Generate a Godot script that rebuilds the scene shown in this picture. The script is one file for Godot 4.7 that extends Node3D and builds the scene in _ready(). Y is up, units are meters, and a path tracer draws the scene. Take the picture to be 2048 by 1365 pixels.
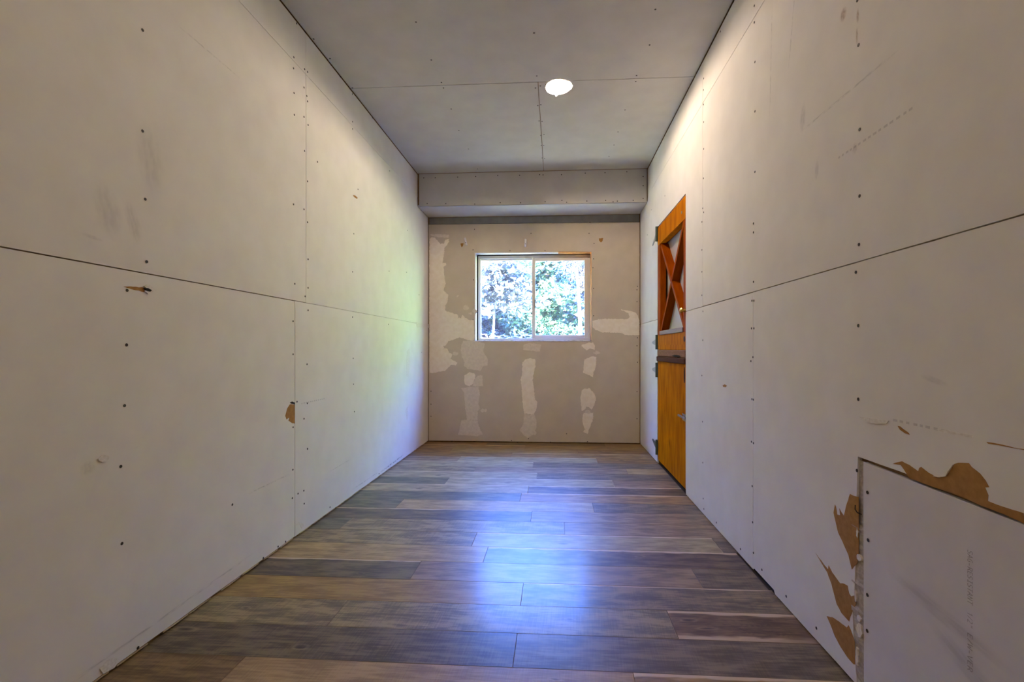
extends Node3D
# An empty room under renovation: bare drywall, plank floor, one ceiling lamp, a window onto trees, a two-part wooden door.
# x runs to the right, y up, the room's far wall lies at z = -D. On walls a point is (distance from the camera's end, height, how far it stands out).

const XL := -1.3296      # face of the left wall
const XR := 0.8622       # face of the right wall
const D := 4.9537        # far wall
const C := 2.6608        # ceiling
const SD := 4.555        # front face of the soffit
const SB := 2.345        # underside of the soffit
const NEAR_END := -2.6  # the wall behind the camera
const TH := 0.0127       # thickness of a drywall sheet
const LAMP := Vector3(0.021, 2.6608, -3.098)
const LAMP2 := Vector3(-0.2, 2.6608, 0.75)  # added behind the camera as fill for the dark near walls
const HOLE := 0.087

var LEFT_SCREWS: PackedVector2Array = [Vector2(1.469, 2.001), Vector2(1.469, 1.675), Vector2(1.479, 1.458), Vector2(2.366, 2.457), Vector2(2.363, 2.399), Vector2(2.368, 2.276), Vector2(2.371, 2.166), Vector2(2.363, 1.707), Vector2(2.471, 2.458), Vector2(2.501, 2.460), Vector2(2.465, 2.357), Vector2(2.494, 2.327), Vector2(2.501, 2.302), Vector2(2.465, 2.201), Vector2(2.507, 2.178), Vector2(2.471, 2.023), Vector2(2.501, 1.872), Vector2(2.465, 1.711), Vector2(2.501, 1.652), Vector2(2.392, 2.647), Vector2(2.476, 2.658), Vector2(1.485, 1.256), Vector2(1.413, 1.154), Vector2(1.411, 0.984), Vector2(1.404, 0.796), Vector2(2.507, 1.454), Vector2(2.507, 1.300), Vector2(2.476, 1.251), Vector2(2.375, 1.304), Vector2(2.507, 1.179), Vector2(2.359, 1.112), Vector2(2.359, 0.944), Vector2(2.496, 0.889), Vector2(2.396, 0.699), Vector2(2.499, 0.679), Vector2(2.465, 0.601), Vector2(2.359, 0.573), Vector2(1.391, 0.611), Vector2(1.395, 0.373), Vector2(1.452, 0.017), Vector2(2.110, 0.017), Vector2(2.227, 0.021), Vector2(2.291, 0.019), Vector2(2.357, 0.358), Vector2(2.352, 0.215), Vector2(2.406, 0.222), Vector2(2.463, 0.220), Vector2(2.467, 0.150), Vector2(2.500, 0.435), Vector2(1.900, 0.329), Vector2(3.074, 1.477), Vector2(3.767, 1.594), Vector2(4.219, 1.656), Vector2(3.074, 1.180), Vector2(3.755, 1.167), Vector2(3.085, 0.909), Vector2(3.090, 0.738), Vector2(3.103, 0.555), Vector2(2.501, 0.433), Vector2(3.549, 0.028), Vector2(2.759, 0.035), Vector2(3.074, 2.463), Vector2(3.074, 2.416), Vector2(3.095, 1.732), Vector2(3.162, 2.048), Vector2(3.779, 2.401), Vector2(4.248, 2.039), Vector2(2.610, 2.019), Vector2(2.999, 2.679), Vector2(3.072, 2.643), Vector2(3.253, 2.671), Vector2(3.420, 2.654), Vector2(3.601, 2.665), Vector2(3.744, 2.675), Vector2(3.987, 2.673), Vector2(2.728, 2.664), Vector2(2.898, 2.658), Vector2(4.701, 0.937), Vector2(4.613, 1.499)]
var RIGHT_SCREWS: PackedVector2Array = [Vector2(2.142, 2.462), Vector2(2.142, 2.390), Vector2(2.135, 2.214), Vector2(2.135, 2.000), Vector2(2.135, 1.738), Vector2(2.151, 1.519), Vector2(1.429, 1.969), Vector2(1.424, 1.838), Vector2(1.419, 1.595), Vector2(1.419, 1.406), Vector2(2.854, 2.547), Vector2(2.859, 2.483), Vector2(2.859, 2.398), Vector2(2.854, 2.293), Vector2(2.854, 2.136), Vector2(2.859, 1.967), Vector2(2.873, 1.796), Vector2(2.854, 1.767), Vector2(2.383, 2.655), Vector2(2.570, 2.633), Vector2(2.831, 2.664), Vector2(2.993, 2.665), Vector2(1.422, 1.269), Vector2(1.436, 1.192), Vector2(1.425, 1.038), Vector2(1.425, 0.828), Vector2(2.151, 1.480), Vector2(2.151, 1.264), Vector2(2.167, 1.183), Vector2(2.146, 1.181), Vector2(2.172, 1.062), Vector2(2.146, 1.061), Vector2(2.156, 0.935), Vector2(2.178, 0.917), Vector2(2.167, 0.750), Vector2(2.151, 0.750), Vector2(2.172, 0.562), Vector2(2.151, 0.560), Vector2(2.164, 0.369), Vector2(2.872, 1.022), Vector2(2.888, 0.814), Vector2(2.878, 0.543), Vector2(2.872, 0.304), Vector2(2.869, 1.191), Vector2(2.888, 1.720), Vector2(2.888, 1.555), Vector2(2.888, 1.426), Vector2(2.888, 1.287), Vector2(2.159, 0.212), Vector2(2.151, 0.081), Vector2(2.065, 0.047), Vector2(1.853, 0.045), Vector2(1.645, 0.047), Vector2(2.863, 0.096), Vector2(2.850, 0.040), Vector2(2.633, 0.039), Vector2(2.298, 0.036), Vector2(1.431, 0.623), Vector2(4.566, 2.041), Vector2(3.845, 2.178), Vector2(4.378, 2.222)]
var CEILING_SCREWS: PackedVector2Array = [Vector2(-0.719, 2.439), Vector2(-0.114, 2.563), Vector2(0.496, 2.422), Vector2(0.522, 2.704), Vector2(-0.724, 2.765), Vector2(-0.115, 2.968), Vector2(-0.721, 3.003), Vector2(-0.723, 3.067), Vector2(-0.129, 3.104), Vector2(-0.097, 3.082), Vector2(0.500, 3.001), Vector2(0.506, 3.068), Vector2(-0.732, 3.339), Vector2(-0.745, 3.669), Vector2(-0.733, 4.016), Vector2(0.491, 3.429), Vector2(0.486, 3.773), Vector2(0.484, 4.012), Vector2(0.469, 4.249), Vector2(-0.122, 3.328), Vector2(-0.101, 3.320), Vector2(-0.121, 3.555), Vector2(-0.099, 3.564), Vector2(-0.116, 3.797), Vector2(-0.090, 3.781), Vector2(-0.117, 3.984), Vector2(-0.097, 3.985), Vector2(-0.118, 4.245), Vector2(-0.097, 4.258), Vector2(-0.730, 4.467), Vector2(-1.315, 2.538), Vector2(-1.308, 2.715), Vector2(-1.311, 3.030)]
var SOFFIT_SCREWS: PackedVector2Array = [Vector2(-1.154, 2.618), Vector2(-0.936, 2.620), Vector2(-0.762, 2.621), Vector2(-0.550, 2.627), Vector2(-0.340, 2.624), Vector2(-0.150, 2.625), Vector2(-0.117, 2.622), Vector2(0.057, 2.620), Vector2(0.281, 2.630), Vector2(0.466, 2.630), Vector2(0.669, 2.634), Vector2(-1.266, 2.619), Vector2(-1.233, 2.371), Vector2(-1.051, 2.367), Vector2(-0.771, 2.357), Vector2(-0.526, 2.366), Vector2(-0.331, 2.362), Vector2(-0.097, 2.367), Vector2(0.061, 2.377), Vector2(0.106, 2.358), Vector2(0.296, 2.366), Vector2(0.472, 2.369), Vector2(0.541, 2.354), Vector2(0.581, 2.360), Vector2(0.728, 2.364), Vector2(0.820, 2.381), Vector2(0.820, 2.500), Vector2(0.820, 2.586)]
var BACK_SCREWS: PackedVector2Array = [Vector2(-0.841, 2.216), Vector2(-0.252, 2.165), Vector2(0.354, 2.269), Vector2(0.344, 2.156), Vector2(0.395, 2.053), Vector2(0.390, 1.894), Vector2(0.384, 1.802), Vector2(0.390, 1.592), Vector2(0.390, 1.310), Vector2(0.830, 1.573), Vector2(0.835, 1.609), Vector2(0.830, 1.451), Vector2(0.835, 1.084), Vector2(0.830, 1.002), Vector2(0.835, 0.834), Vector2(0.830, 0.533), Vector2(0.830, 0.258), Vector2(-0.257, 1.003), Vector2(-1.300, 0.527), Vector2(-1.300, 0.391), Vector2(-1.300, 0.265), Vector2(-0.616, 0.001), Vector2(-0.278, 0.041), Vector2(0.114, 0.097), Vector2(-0.454, 0.019), Vector2(-0.392, 0.004), Vector2(-0.051, 0.008), Vector2(0.328, 0.018), Vector2(-1.078, 0.006), Vector2(-0.851, 1.690), Vector2(-0.856, 2.002), Vector2(-0.470, 1.987), Vector2(-0.107, 1.983), Vector2(-0.856, 1.274)]
var COMPOUND_CORNER: PackedVector2Array = [Vector2(-1.315, 2.120), Vector2(-1.294, 2.139), Vector2(-1.260, 2.135), Vector2(-1.202, 2.067), Vector2(-1.158, 2.076), Vector2(-1.150, 2.114), Vector2(-1.111, 2.117), Vector2(-1.111, 2.089), Vector2(-1.125, 2.060), Vector2(-1.154, 2.032), Vector2(-1.163, 1.965), Vector2(-1.177, 1.869), Vector2(-1.144, 1.869), Vector2(-1.138, 1.844), Vector2(-1.169, 1.831), Vector2(-1.158, 1.716), Vector2(-1.144, 1.659), Vector2(-1.154, 1.620), Vector2(-1.167, 1.582), Vector2(-1.115, 1.534), Vector2(-1.125, 1.467), Vector2(-1.144, 1.429), Vector2(-1.150, 1.372), Vector2(-1.105, 1.352), Vector2(-1.018, 1.329), Vector2(-1.014, 1.295), Vector2(-0.980, 1.291), Vector2(-0.970, 1.329), Vector2(-0.941, 1.294), Vector2(-0.883, 1.271), Vector2(-0.845, 1.275), Vector2(-0.845, 1.061), Vector2(-0.883, 1.057), Vector2(-0.960, 1.080), Vector2(-0.999, 1.088), Vector2(-1.115, 1.050), Vector2(-1.144, 1.004), Vector2(-1.173, 1.004), Vector2(-1.162, 0.979), Vector2(-1.125, 0.966), Vector2(-1.111, 0.931), Vector2(-1.072, 0.912), Vector2(-1.092, 0.870), Vector2(-1.057, 0.844), Vector2(-1.022, 0.826), Vector2(-1.038, 0.798), Vector2(-1.086, 0.807), Vector2(-1.111, 0.778), Vector2(-1.154, 0.740), Vector2(-1.290, 0.717), Vector2(-1.315, 0.720)]
var COMPOUND_TOP: PackedVector2Array = [Vector2(-1.309, 2.170), Vector2(-1.231, 2.171), Vector2(-1.111, 2.165), Vector2(-1.113, 2.133), Vector2(-1.231, 2.140), Vector2(-1.290, 2.151)]
var COMPOUND_UNDER_SILL: PackedVector2Array = [Vector2(-0.960, 1.054), Vector2(-0.845, 1.057), Vector2(-0.734, 1.027), Vector2(-0.749, 0.951), Vector2(-0.734, 0.913), Vector2(-0.701, 0.871), Vector2(-0.703, 0.798), Vector2(-0.749, 0.789), Vector2(-0.778, 0.741), Vector2(-0.864, 0.754), Vector2(-0.918, 0.764), Vector2(-0.955, 0.802), Vector2(-0.941, 0.832), Vector2(-0.972, 0.878), Vector2(-0.984, 0.941), Vector2(-0.976, 1.008)]
var COMPOUND_DAB: PackedVector2Array = [Vector2(-0.945, 0.693), Vector2(-0.893, 0.726), Vector2(-0.835, 0.712), Vector2(-0.830, 0.655), Vector2(-0.853, 0.607), Vector2(-0.893, 0.584), Vector2(-0.941, 0.598), Vector2(-0.951, 0.645)]
var COMPOUND_DAB_SMEAR: PackedVector2Array = [Vector2(-0.841, 0.655), Vector2(-0.803, 0.693), Vector2(-0.757, 0.694), Vector2(-0.751, 0.581), Vector2(-0.806, 0.585), Vector2(-0.855, 0.577), Vector2(-0.860, 0.604)]
var COMPOUND_STRIP_LOW: PackedVector2Array = [Vector2(-0.984, 0.559), Vector2(-0.883, 0.577), Vector2(-0.797, 0.573), Vector2(-0.785, 0.493), Vector2(-0.803, 0.398), Vector2(-0.783, 0.351), Vector2(-0.806, 0.322), Vector2(-0.810, 0.227), Vector2(-0.918, 0.233), Vector2(-0.937, 0.340), Vector2(-0.951, 0.512)]
var COMPOUND_FOOT: PackedVector2Array = [Vector2(-0.980, 0.225), Vector2(-0.926, 0.233), Vector2(-0.810, 0.221), Vector2(-0.781, 0.132), Vector2(-0.753, 0.084), Vector2(-0.810, 0.061), Vector2(-1.014, 0.072), Vector2(-0.995, 0.148)]
var COMPOUND_SILL_MIDDLE: PackedVector2Array = [Vector2(-0.329, 1.013), Vector2(-0.272, 1.032), Vector2(-0.149, 1.017), Vector2(-0.159, 0.941), Vector2(-0.333, 0.960)]
var COMPOUND_LONG: PackedVector2Array = [Vector2(-0.342, 0.828), Vector2(-0.310, 0.864), Vector2(-0.253, 0.875), Vector2(-0.208, 0.860), Vector2(-0.204, 0.800), Vector2(-0.223, 0.724), Vector2(-0.234, 0.648), Vector2(-0.219, 0.535), Vector2(-0.211, 0.448), Vector2(-0.185, 0.421), Vector2(-0.193, 0.355), Vector2(-0.223, 0.292), Vector2(-0.325, 0.303), Vector2(-0.340, 0.420), Vector2(-0.348, 0.553), Vector2(-0.359, 0.648), Vector2(-0.344, 0.723)]
var COMPOUND_LONG_FOOT: PackedVector2Array = [Vector2(-0.325, 0.295), Vector2(-0.219, 0.289), Vector2(-0.193, 0.232), Vector2(-0.196, 0.157), Vector2(-0.230, 0.081), Vector2(-0.287, 0.048), Vector2(-0.325, 0.079), Vector2(-0.371, 0.126), Vector2(-0.329, 0.189)]
var COMPOUND_SILL_RIGHT: PackedVector2Array = [Vector2(0.266, 1.011), Vector2(0.321, 1.030), Vector2(0.386, 1.037), Vector2(0.405, 1.004), Vector2(0.401, 0.960), Vector2(0.358, 0.977), Vector2(0.321, 0.955), Vector2(0.293, 0.974)]
var COMPOUND_PATCH_HIGH: PackedVector2Array = [Vector2(0.296, 0.861), Vector2(0.349, 0.883), Vector2(0.386, 0.895), Vector2(0.420, 0.889), Vector2(0.416, 0.801), Vector2(0.390, 0.726), Vector2(0.386, 0.681), Vector2(0.349, 0.699), Vector2(0.285, 0.722), Vector2(0.287, 0.801)]
var COMPOUND_PATCH_MIDDLE: PackedVector2Array = [Vector2(0.270, 0.547), Vector2(0.302, 0.560), Vector2(0.349, 0.566), Vector2(0.393, 0.519), Vector2(0.416, 0.463), Vector2(0.395, 0.397), Vector2(0.371, 0.346), Vector2(0.345, 0.372), Vector2(0.311, 0.378), Vector2(0.308, 0.350), Vector2(0.270, 0.331), Vector2(0.266, 0.368), Vector2(0.255, 0.462)]
var COMPOUND_PATCH_LOW: PackedVector2Array = [Vector2(0.289, 0.316), Vector2(0.339, 0.305), Vector2(0.386, 0.316), Vector2(0.386, 0.256), Vector2(0.358, 0.172), Vector2(0.339, 0.134), Vector2(0.330, 0.096), Vector2(0.281, 0.120), Vector2(0.304, 0.143), Vector2(0.280, 0.199), Vector2(0.274, 0.255)]
var COMPOUND_BAND: PackedVector2Array = [Vector2(0.377, 1.257), Vector2(0.442, 1.274), Vector2(0.572, 1.277), Vector2(0.739, 1.274), Vector2(0.757, 1.297), Vector2(0.742, 1.334), Vector2(0.665, 1.372), Vector2(0.729, 1.364), Vector2(0.813, 1.343), Vector2(0.838, 1.306), Vector2(0.853, 1.259), Vector2(0.853, 1.112), Vector2(0.720, 1.112), Vector2(0.665, 1.134), Vector2(0.479, 1.140), Vector2(0.405, 1.167), Vector2(0.382, 1.195)]
var TEAR_SIDE_HIGH: PackedVector2Array = [Vector2(1.464, 0.546), Vector2(1.449, 0.546), Vector2(1.423, 0.549), Vector2(1.422, 0.394), Vector2(1.429, 0.359), Vector2(1.455, 0.328), Vector2(1.471, 0.363), Vector2(1.500, 0.391), Vector2(1.522, 0.409), Vector2(1.537, 0.440), Vector2(1.547, 0.463), Vector2(1.540, 0.490), Vector2(1.534, 0.486), Vector2(1.527, 0.463), Vector2(1.512, 0.467), Vector2(1.516, 0.486), Vector2(1.506, 0.479), Vector2(1.493, 0.472), Vector2(1.482, 0.505)]
var TEAR_SIDE_MIDDLE: PackedVector2Array = [Vector2(1.651, 0.295), Vector2(1.636, 0.289), Vector2(1.577, 0.272), Vector2(1.574, 0.287), Vector2(1.554, 0.274), Vector2(1.513, 0.260), Vector2(1.493, 0.269), Vector2(1.475, 0.271), Vector2(1.467, 0.252), Vector2(1.459, 0.248), Vector2(1.436, 0.263), Vector2(1.435, 0.239), Vector2(1.449, 0.214), Vector2(1.463, 0.184), Vector2(1.467, 0.170), Vector2(1.505, 0.174), Vector2(1.531, 0.188), Vector2(1.558, 0.235), Vector2(1.582, 0.261), Vector2(1.616, 0.276)]
var TEAR_SIDE_LOW: PackedVector2Array = [Vector2(1.585, 0.120), Vector2(1.554, 0.134), Vector2(1.518, 0.141), Vector2(1.479, 0.145), Vector2(1.471, 0.157), Vector2(1.459, 0.149), Vector2(1.441, 0.125), Vector2(1.439, 0.062), Vector2(1.447, 0.057), Vector2(1.475, 0.059), Vector2(1.509, 0.068), Vector2(1.540, 0.083), Vector2(1.563, 0.104)]
var TEAR_ABOVE_PANEL: PackedVector2Array = [Vector2(1.285, 0.678), Vector2(1.252, 0.692), Vector2(1.228, 0.688), Vector2(1.198, 0.680), Vector2(1.195, 0.689), Vector2(1.188, 0.693), Vector2(1.164, 0.684), Vector2(1.149, 0.682), Vector2(1.116, 0.691), Vector2(1.095, 0.722), Vector2(1.084, 0.728), Vector2(1.059, 0.733), Vector2(1.051, 0.727), Vector2(1.031, 0.718), Vector2(1.019, 0.708), Vector2(1.011, 0.696), Vector2(1.020, 0.693), Vector2(1.013, 0.680), Vector2(1.014, 0.668), Vector2(0.997, 0.667), Vector2(0.972, 0.667), Vector2(0.940, 0.668), Vector2(0.940, 0.650), Vector2(0.979, 0.653), Vector2(1.035, 0.654), Vector2(1.061, 0.657), Vector2(1.107, 0.658), Vector2(1.154, 0.656), Vector2(1.226, 0.656), Vector2(1.246, 0.673), Vector2(1.257, 0.681)]
var TEAR_WHITE_FLAKE: PackedVector2Array = [Vector2(1.424, 0.779), Vector2(1.377, 0.782), Vector2(1.337, 0.783), Vector2(1.299, 0.786), Vector2(1.307, 0.776), Vector2(1.328, 0.774), Vector2(1.341, 0.770), Vector2(1.373, 0.769), Vector2(1.401, 0.774)]
var TEAR_CHIP: PackedVector2Array = [Vector2(1.267, 0.777), Vector2(1.258, 0.777), Vector2(1.229, 0.766), Vector2(1.226, 0.762), Vector2(1.240, 0.763), Vector2(1.258, 0.769)]
var TEAR_ORANGE_SPOT: PackedVector2Array = [Vector2(2.538, 0.782), Vector2(2.509, 0.790), Vector2(2.478, 0.787), Vector2(2.490, 0.777), Vector2(2.528, 0.775)]
var TEAR_SCRAPE: PackedVector2Array = [Vector2(1.154, 0.790), Vector2(1.117, 0.792), Vector2(1.082, 0.792), Vector2(1.047, 0.793), Vector2(1.050, 0.789), Vector2(1.088, 0.787), Vector2(1.129, 0.786)]
var TEAR_CRACK: PackedVector2Array = [Vector2(1.017, 0.785), Vector2(1.000, 0.786), Vector2(0.972, 0.786), Vector2(0.939, 0.787), Vector2(0.939, 0.785), Vector2(0.972, 0.784), Vector2(1.002, 0.783), Vector2(1.014, 0.783)]
var TEAR_NAIL_STREAK: PackedVector2Array = [Vector2(1.400, 1.163), Vector2(1.424, 1.167), Vector2(1.466, 1.170), Vector2(1.491, 1.166), Vector2(1.479, 1.156), Vector2(1.442, 1.158), Vector2(1.415, 1.161)]
var TEAR_NAIL_FLAP: PackedVector2Array = [Vector2(1.471, 1.174), Vector2(1.486, 1.184), Vector2(1.494, 1.180), Vector2(1.504, 1.174), Vector2(1.518, 1.166), Vector2(1.501, 1.159), Vector2(1.488, 1.151), Vector2(1.474, 1.159), Vector2(1.485, 1.166)]
var TEAR_NAIL_HOLE: PackedVector2Array = [Vector2(1.471, 1.168), Vector2(1.485, 1.170), Vector2(1.501, 1.165), Vector2(1.494, 1.159), Vector2(1.479, 1.160)]
var TEAR_SEAM_PAPER: PackedVector2Array = [Vector2(2.329, 0.694), Vector2(2.375, 0.686), Vector2(2.375, 0.589), Vector2(2.350, 0.596), Vector2(2.317, 0.612), Vector2(2.325, 0.627), Vector2(2.300, 0.621), Vector2(2.288, 0.641), Vector2(2.306, 0.675)]
var TEAR_SEAM_HOLE: PackedVector2Array = [Vector2(2.329, 0.701), Vector2(2.350, 0.705), Vector2(2.375, 0.697), Vector2(2.375, 0.687), Vector2(2.347, 0.694)]
var TEAR_ORANGE_NICK: PackedVector2Array = [Vector2(3.081, 1.984), Vector2(3.115, 1.992), Vector2(3.160, 1.989), Vector2(3.139, 1.977), Vector2(3.092, 1.977)]
var DAB_LEFT: PackedVector2Array = [Vector2(1.316, 0.653), Vector2(1.329, 0.660), Vector2(1.345, 0.658), Vector2(1.352, 0.648), Vector2(1.345, 0.637), Vector2(1.329, 0.638), Vector2(1.320, 0.643)]
var SMEAR_FLOOR_NEAR: PackedVector2Array = [Vector2(1.323, 0.036), Vector2(1.345, 0.045), Vector2(1.368, 0.041), Vector2(1.382, 0.030), Vector2(1.374, 0.023), Vector2(1.398, 0.022), Vector2(1.368, 0.009), Vector2(1.334, 0.013)]
var SMEAR_FLOOR_SEAM: PackedVector2Array = [Vector2(2.390, 0.065), Vector2(2.411, 0.072), Vector2(2.446, 0.058), Vector2(2.464, 0.038), Vector2(2.442, 0.028), Vector2(2.425, 0.051)]
var SMEAR_CORNER: PackedVector2Array = [Vector2(4.234, 0.954), Vector2(4.308, 0.972), Vector2(4.323, 0.848), Vector2(4.278, 0.713), Vector2(4.219, 0.730)]
var SMEAR_CORNER_LOW: PackedVector2Array = [Vector2(4.191, 0.421), Vector2(4.248, 0.458), Vector2(4.278, 0.373), Vector2(4.234, 0.326)]
var SMEAR_JOINT: PackedVector2Array = [Vector2(4.512, 1.225), Vector2(4.985, 1.230), Vector2(4.985, 1.193), Vector2(4.546, 1.179)]


var M := {}
var noise := FastNoiseLite.new()
var names := {}


# ---------------------------------------------------------------- helpers
func at(w: String, a: float, b: float, n: float) -> Vector3:
	match w:
		"left": return Vector3(XL + n, b, -a)
		"right": return Vector3(XR - n, b, -a)
		"back": return Vector3(a, b, -(D - n))
		"front": return Vector3(a, b, -NEAR_END - n)
		"ceiling": return Vector3(a, C - n, -b)
		"soffit": return Vector3(a, b, -(SD - n))
		"soffit_under": return Vector3(a, SB - n, -b)
	return Vector3(a, n, -b)


func begin() -> SurfaceTool:
	var st := SurfaceTool.new()
	st.begin(Mesh.PRIMITIVE_TRIANGLES)
	return st


func tri(st: SurfaceTool, p: Vector3, q: Vector3, r: Vector3, out: Vector3, up := Vector2.ZERO, uq := Vector2.ZERO, ur := Vector2.ZERO) -> void:
	var c := (q - p).cross(r - p)
	if c.length_squared() < 1e-20:
		return
	if c.dot(out) > 0.0:
		var t := q
		q = r
		r = t
		var u := uq
		uq = ur
		ur = u
	else:
		c = -c
	c = c.normalized()
	for v in [[p, up], [q, uq], [r, ur]]:
		st.set_normal(c)
		st.set_uv(v[1])
		st.add_vertex(v[0])


func quad(st: SurfaceTool, a: Vector3, b: Vector3, c: Vector3, d: Vector3, out: Vector3, u0 := Vector2.ZERO, u1 := Vector2.ONE) -> void:
	tri(st, a, b, c, out, u0, Vector2(u1.x, u0.y), u1)
	tri(st, a, c, d, out, u0, u1, Vector2(u0.x, u1.y))


func area(p: PackedVector2Array) -> float:
	var s := 0.0
	for i in p.size():
		s += p[i].cross(p[(i + 1) % p.size()])
	return s / 2.0


func prism(st: SurfaceTool, w: String, poly: PackedVector2Array, n0: float, n1: float) -> void:
	var face := at(w, 0, 0, 1) - at(w, 0, 0, 0)
	var ids := Geometry2D.triangulate_polygon(poly)
	for i in range(0, ids.size(), 3):
		var p := poly[ids[i]]
		var q := poly[ids[i + 1]]
		var r := poly[ids[i + 2]]
		tri(st, at(w, p.x, p.y, n1), at(w, q.x, q.y, n1), at(w, r.x, r.y, n1), face, p, q, r)
		tri(st, at(w, p.x, p.y, n0), at(w, q.x, q.y, n0), at(w, r.x, r.y, n0), -face, p, q, r)
	var s := signf(area(poly))
	for i in poly.size():
		var p := poly[i]
		var q := poly[(i + 1) % poly.size()]
		var o := Vector2((q - p).y, -(q - p).x) * s
		quad(st, at(w, p.x, p.y, n0), at(w, q.x, q.y, n0), at(w, q.x, q.y, n1), at(w, p.x, p.y, n1), at(w, o.x, o.y, 0) - at(w, 0, 0, 0))


func rect(a0: float, a1: float, b0: float, b1: float) -> PackedVector2Array:
	return PackedVector2Array([Vector2(a0, b0), Vector2(a1, b0), Vector2(a1, b1), Vector2(a0, b1)])


# a sheet of drywall: rectangle whose long edges are tapered and whose rim is slightly rounded
func sheet(st: SurfaceTool, w: String, a0: float, a1: float, b0: float, b1: float, low := true, high := true) -> void:
	var face := at(w, 0, 0, 1) - at(w, 0, 0, 0)
	var rows := [[b0, -0.0016 if low else -0.0003]]
	if low:
		rows.append([b0 + 0.055, 0.0])
	if high:
		rows.append([b1 - 0.055, 0.0])
	rows.append([b1, -0.0016 if high else -0.0003])
	for i in rows.size() - 1:
		quad(st, at(w, a0, rows[i][0], rows[i][1]), at(w, a1, rows[i][0], rows[i][1]), at(w, a1, rows[i + 1][0], rows[i + 1][1]), at(w, a0, rows[i + 1][0], rows[i + 1][1]), face)
		for e in [[a0, -1.0], [a1, 1.0]]:
			quad(st, at(w, e[0], rows[i][0], -TH), at(w, e[0], rows[i + 1][0], -TH), at(w, e[0], rows[i + 1][0], rows[i + 1][1]), at(w, e[0], rows[i][0], rows[i][1]), (at(w, 1, 0, 0) - at(w, 0, 0, 0)) * e[1])
	for e in [[rows[0], -1.0], [rows[-1], 1.0]]:
		quad(st, at(w, a0, e[0][0], -TH), at(w, a1, e[0][0], -TH), at(w, a1, e[0][0], e[0][1]), at(w, a0, e[0][0], e[0][1]), (at(w, 0, 1, 0) - at(w, 0, 0, 0)) * e[1])
	quad(st, at(w, a0, b0, -TH), at(w, a1, b0, -TH), at(w, a1, b1, -TH), at(w, a0, b1, -TH), -face)


# a box with chamfered edges; half is its half size, basis turns it
func cbox(st: SurfaceTool, mid: Vector3, half: Vector3, c := 0.002, basis := Basis.IDENTITY) -> void:
	c = minf(c, minf(half.x, minf(half.y, half.z)) * 0.6)
	var ax := [Vector3.RIGHT, Vector3.UP, Vector3.BACK]
	var pt := func(s: Vector3, keep: int) -> Vector3:
		var v := s * half
		for k in 3:
			if k != keep:
				v[k] -= s[k] * c
		return mid + basis * v
	for k in 3:
		var i := (k + 1) % 3
		var j := (k + 2) % 3
		for s in [-1.0, 1.0]:
			var q: Array[Vector3] = []
			for e in [[-1.0, -1.0], [1.0, -1.0], [1.0, 1.0], [-1.0, 1.0]]:
				var g := Vector3.ZERO
				g[k] = s
				g[i] = e[0]
				g[j] = e[1]
				q.append(pt.call(g, k))
			quad(st, q[0], q[1], q[2], q[3], basis * (ax[k] * s), Vector2(-half[i], -half[j]), Vector2(half[i], half[j]))
			for t in [-1.0, 1.0]:  # the edge between the faces k and i
				var a := Vector3.ZERO
				a[k] = s
				a[i] = t
				a[j] = -1.0
				var b := a
				b[j] = 1.0
				quad(st, pt.call(a, k), pt.call(b, k), pt.call(b, i), pt.call(a, i), basis * (ax[k] * s + ax[i] * t))
	for x in [-1.0, 1.0]:
		for y in [-1.0, 1.0]:
			for z in [-1.0, 1.0]:
				var s := Vector3(x, y, z)
				tri(st, pt.call(s, 0), pt.call(s, 1), pt.call(s, 2), basis * s)


func span(st: SurfaceTool, p: Vector3, q: Vector3, c := 0.002) -> void:
	cbox(st, (p + q) / 2.0, ((q - p) / 2.0).abs(), c)


func tube(st: SurfaceTool, pts: Array, radii: Array, sides := 8, caps := true) -> void:
	var rings := []
	var side := Vector3.RIGHT
	for i in pts.size():
		var t: Vector3 = (pts[mini(i + 1, pts.size() - 1)] - pts[maxi(i - 1, 0)]).normalized()
		side = Vector3.FORWARD if absf(t.dot(side)) > 0.95 else side
		side = (side - t * t.dot(side)).normalized()
		var up := t.cross(side)
		var ring := []
		for k in sides:
			var a := TAU * k / sides
			ring.append(pts[i] + (side * cos(a) + up * sin(a)) * radii[i])
		rings.append(ring)
	for i in pts.size() - 1:
		for k in sides:
			var l := (k + 1) % sides
			var mid: Vector3 = (rings[i][k] + rings[i + 1][l]) / 2.0 - (pts[i] + pts[i + 1]) / 2.0
			quad(st, rings[i][k], rings[i][l], rings[i + 1][l], rings[i + 1][k], mid)
	if caps:
		for e in [[0, 1], [pts.size() - 1, pts.size() - 2]]:
			for k in sides:
				tri(st, pts[e[0]], rings[e[0]][k], rings[e[0]][(k + 1) % sides], pts[e[0]] - pts[e[1]])


# turned round y: profile of (radius, height)
func lathe(st: SurfaceTool, profile: Array, sides := 24, inward := false) -> void:
	for i in profile.size() - 1:
		var p: Vector2 = profile[i]
		var q: Vector2 = profile[i + 1]
		var o := Vector2((q - p).y, -(q - p).x).normalized() * (-1.0 if inward else 1.0)
		for k in sides:
			var a := TAU * k / sides
			var b := TAU * (k + 1) / sides
			var m := (a + b) / 2.0
			quad(st, Vector3(cos(a) * p.x, p.y, sin(a) * p.x), Vector3(cos(b) * p.x, p.y, sin(b) * p.x), Vector3(cos(b) * q.x, q.y, sin(b) * q.x), Vector3(cos(a) * q.x, q.y, sin(a) * q.x), Vector3(cos(m) * o.x, o.y, sin(m) * o.x))


func numbered(called: String, parent: Node) -> String:
	var key := str(parent.get_instance_id()) + called
	names[key] = names.get(key, -1) + 1
	return called if names[key] == 0 else "%s_%03d" % [called, names[key]]


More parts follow.
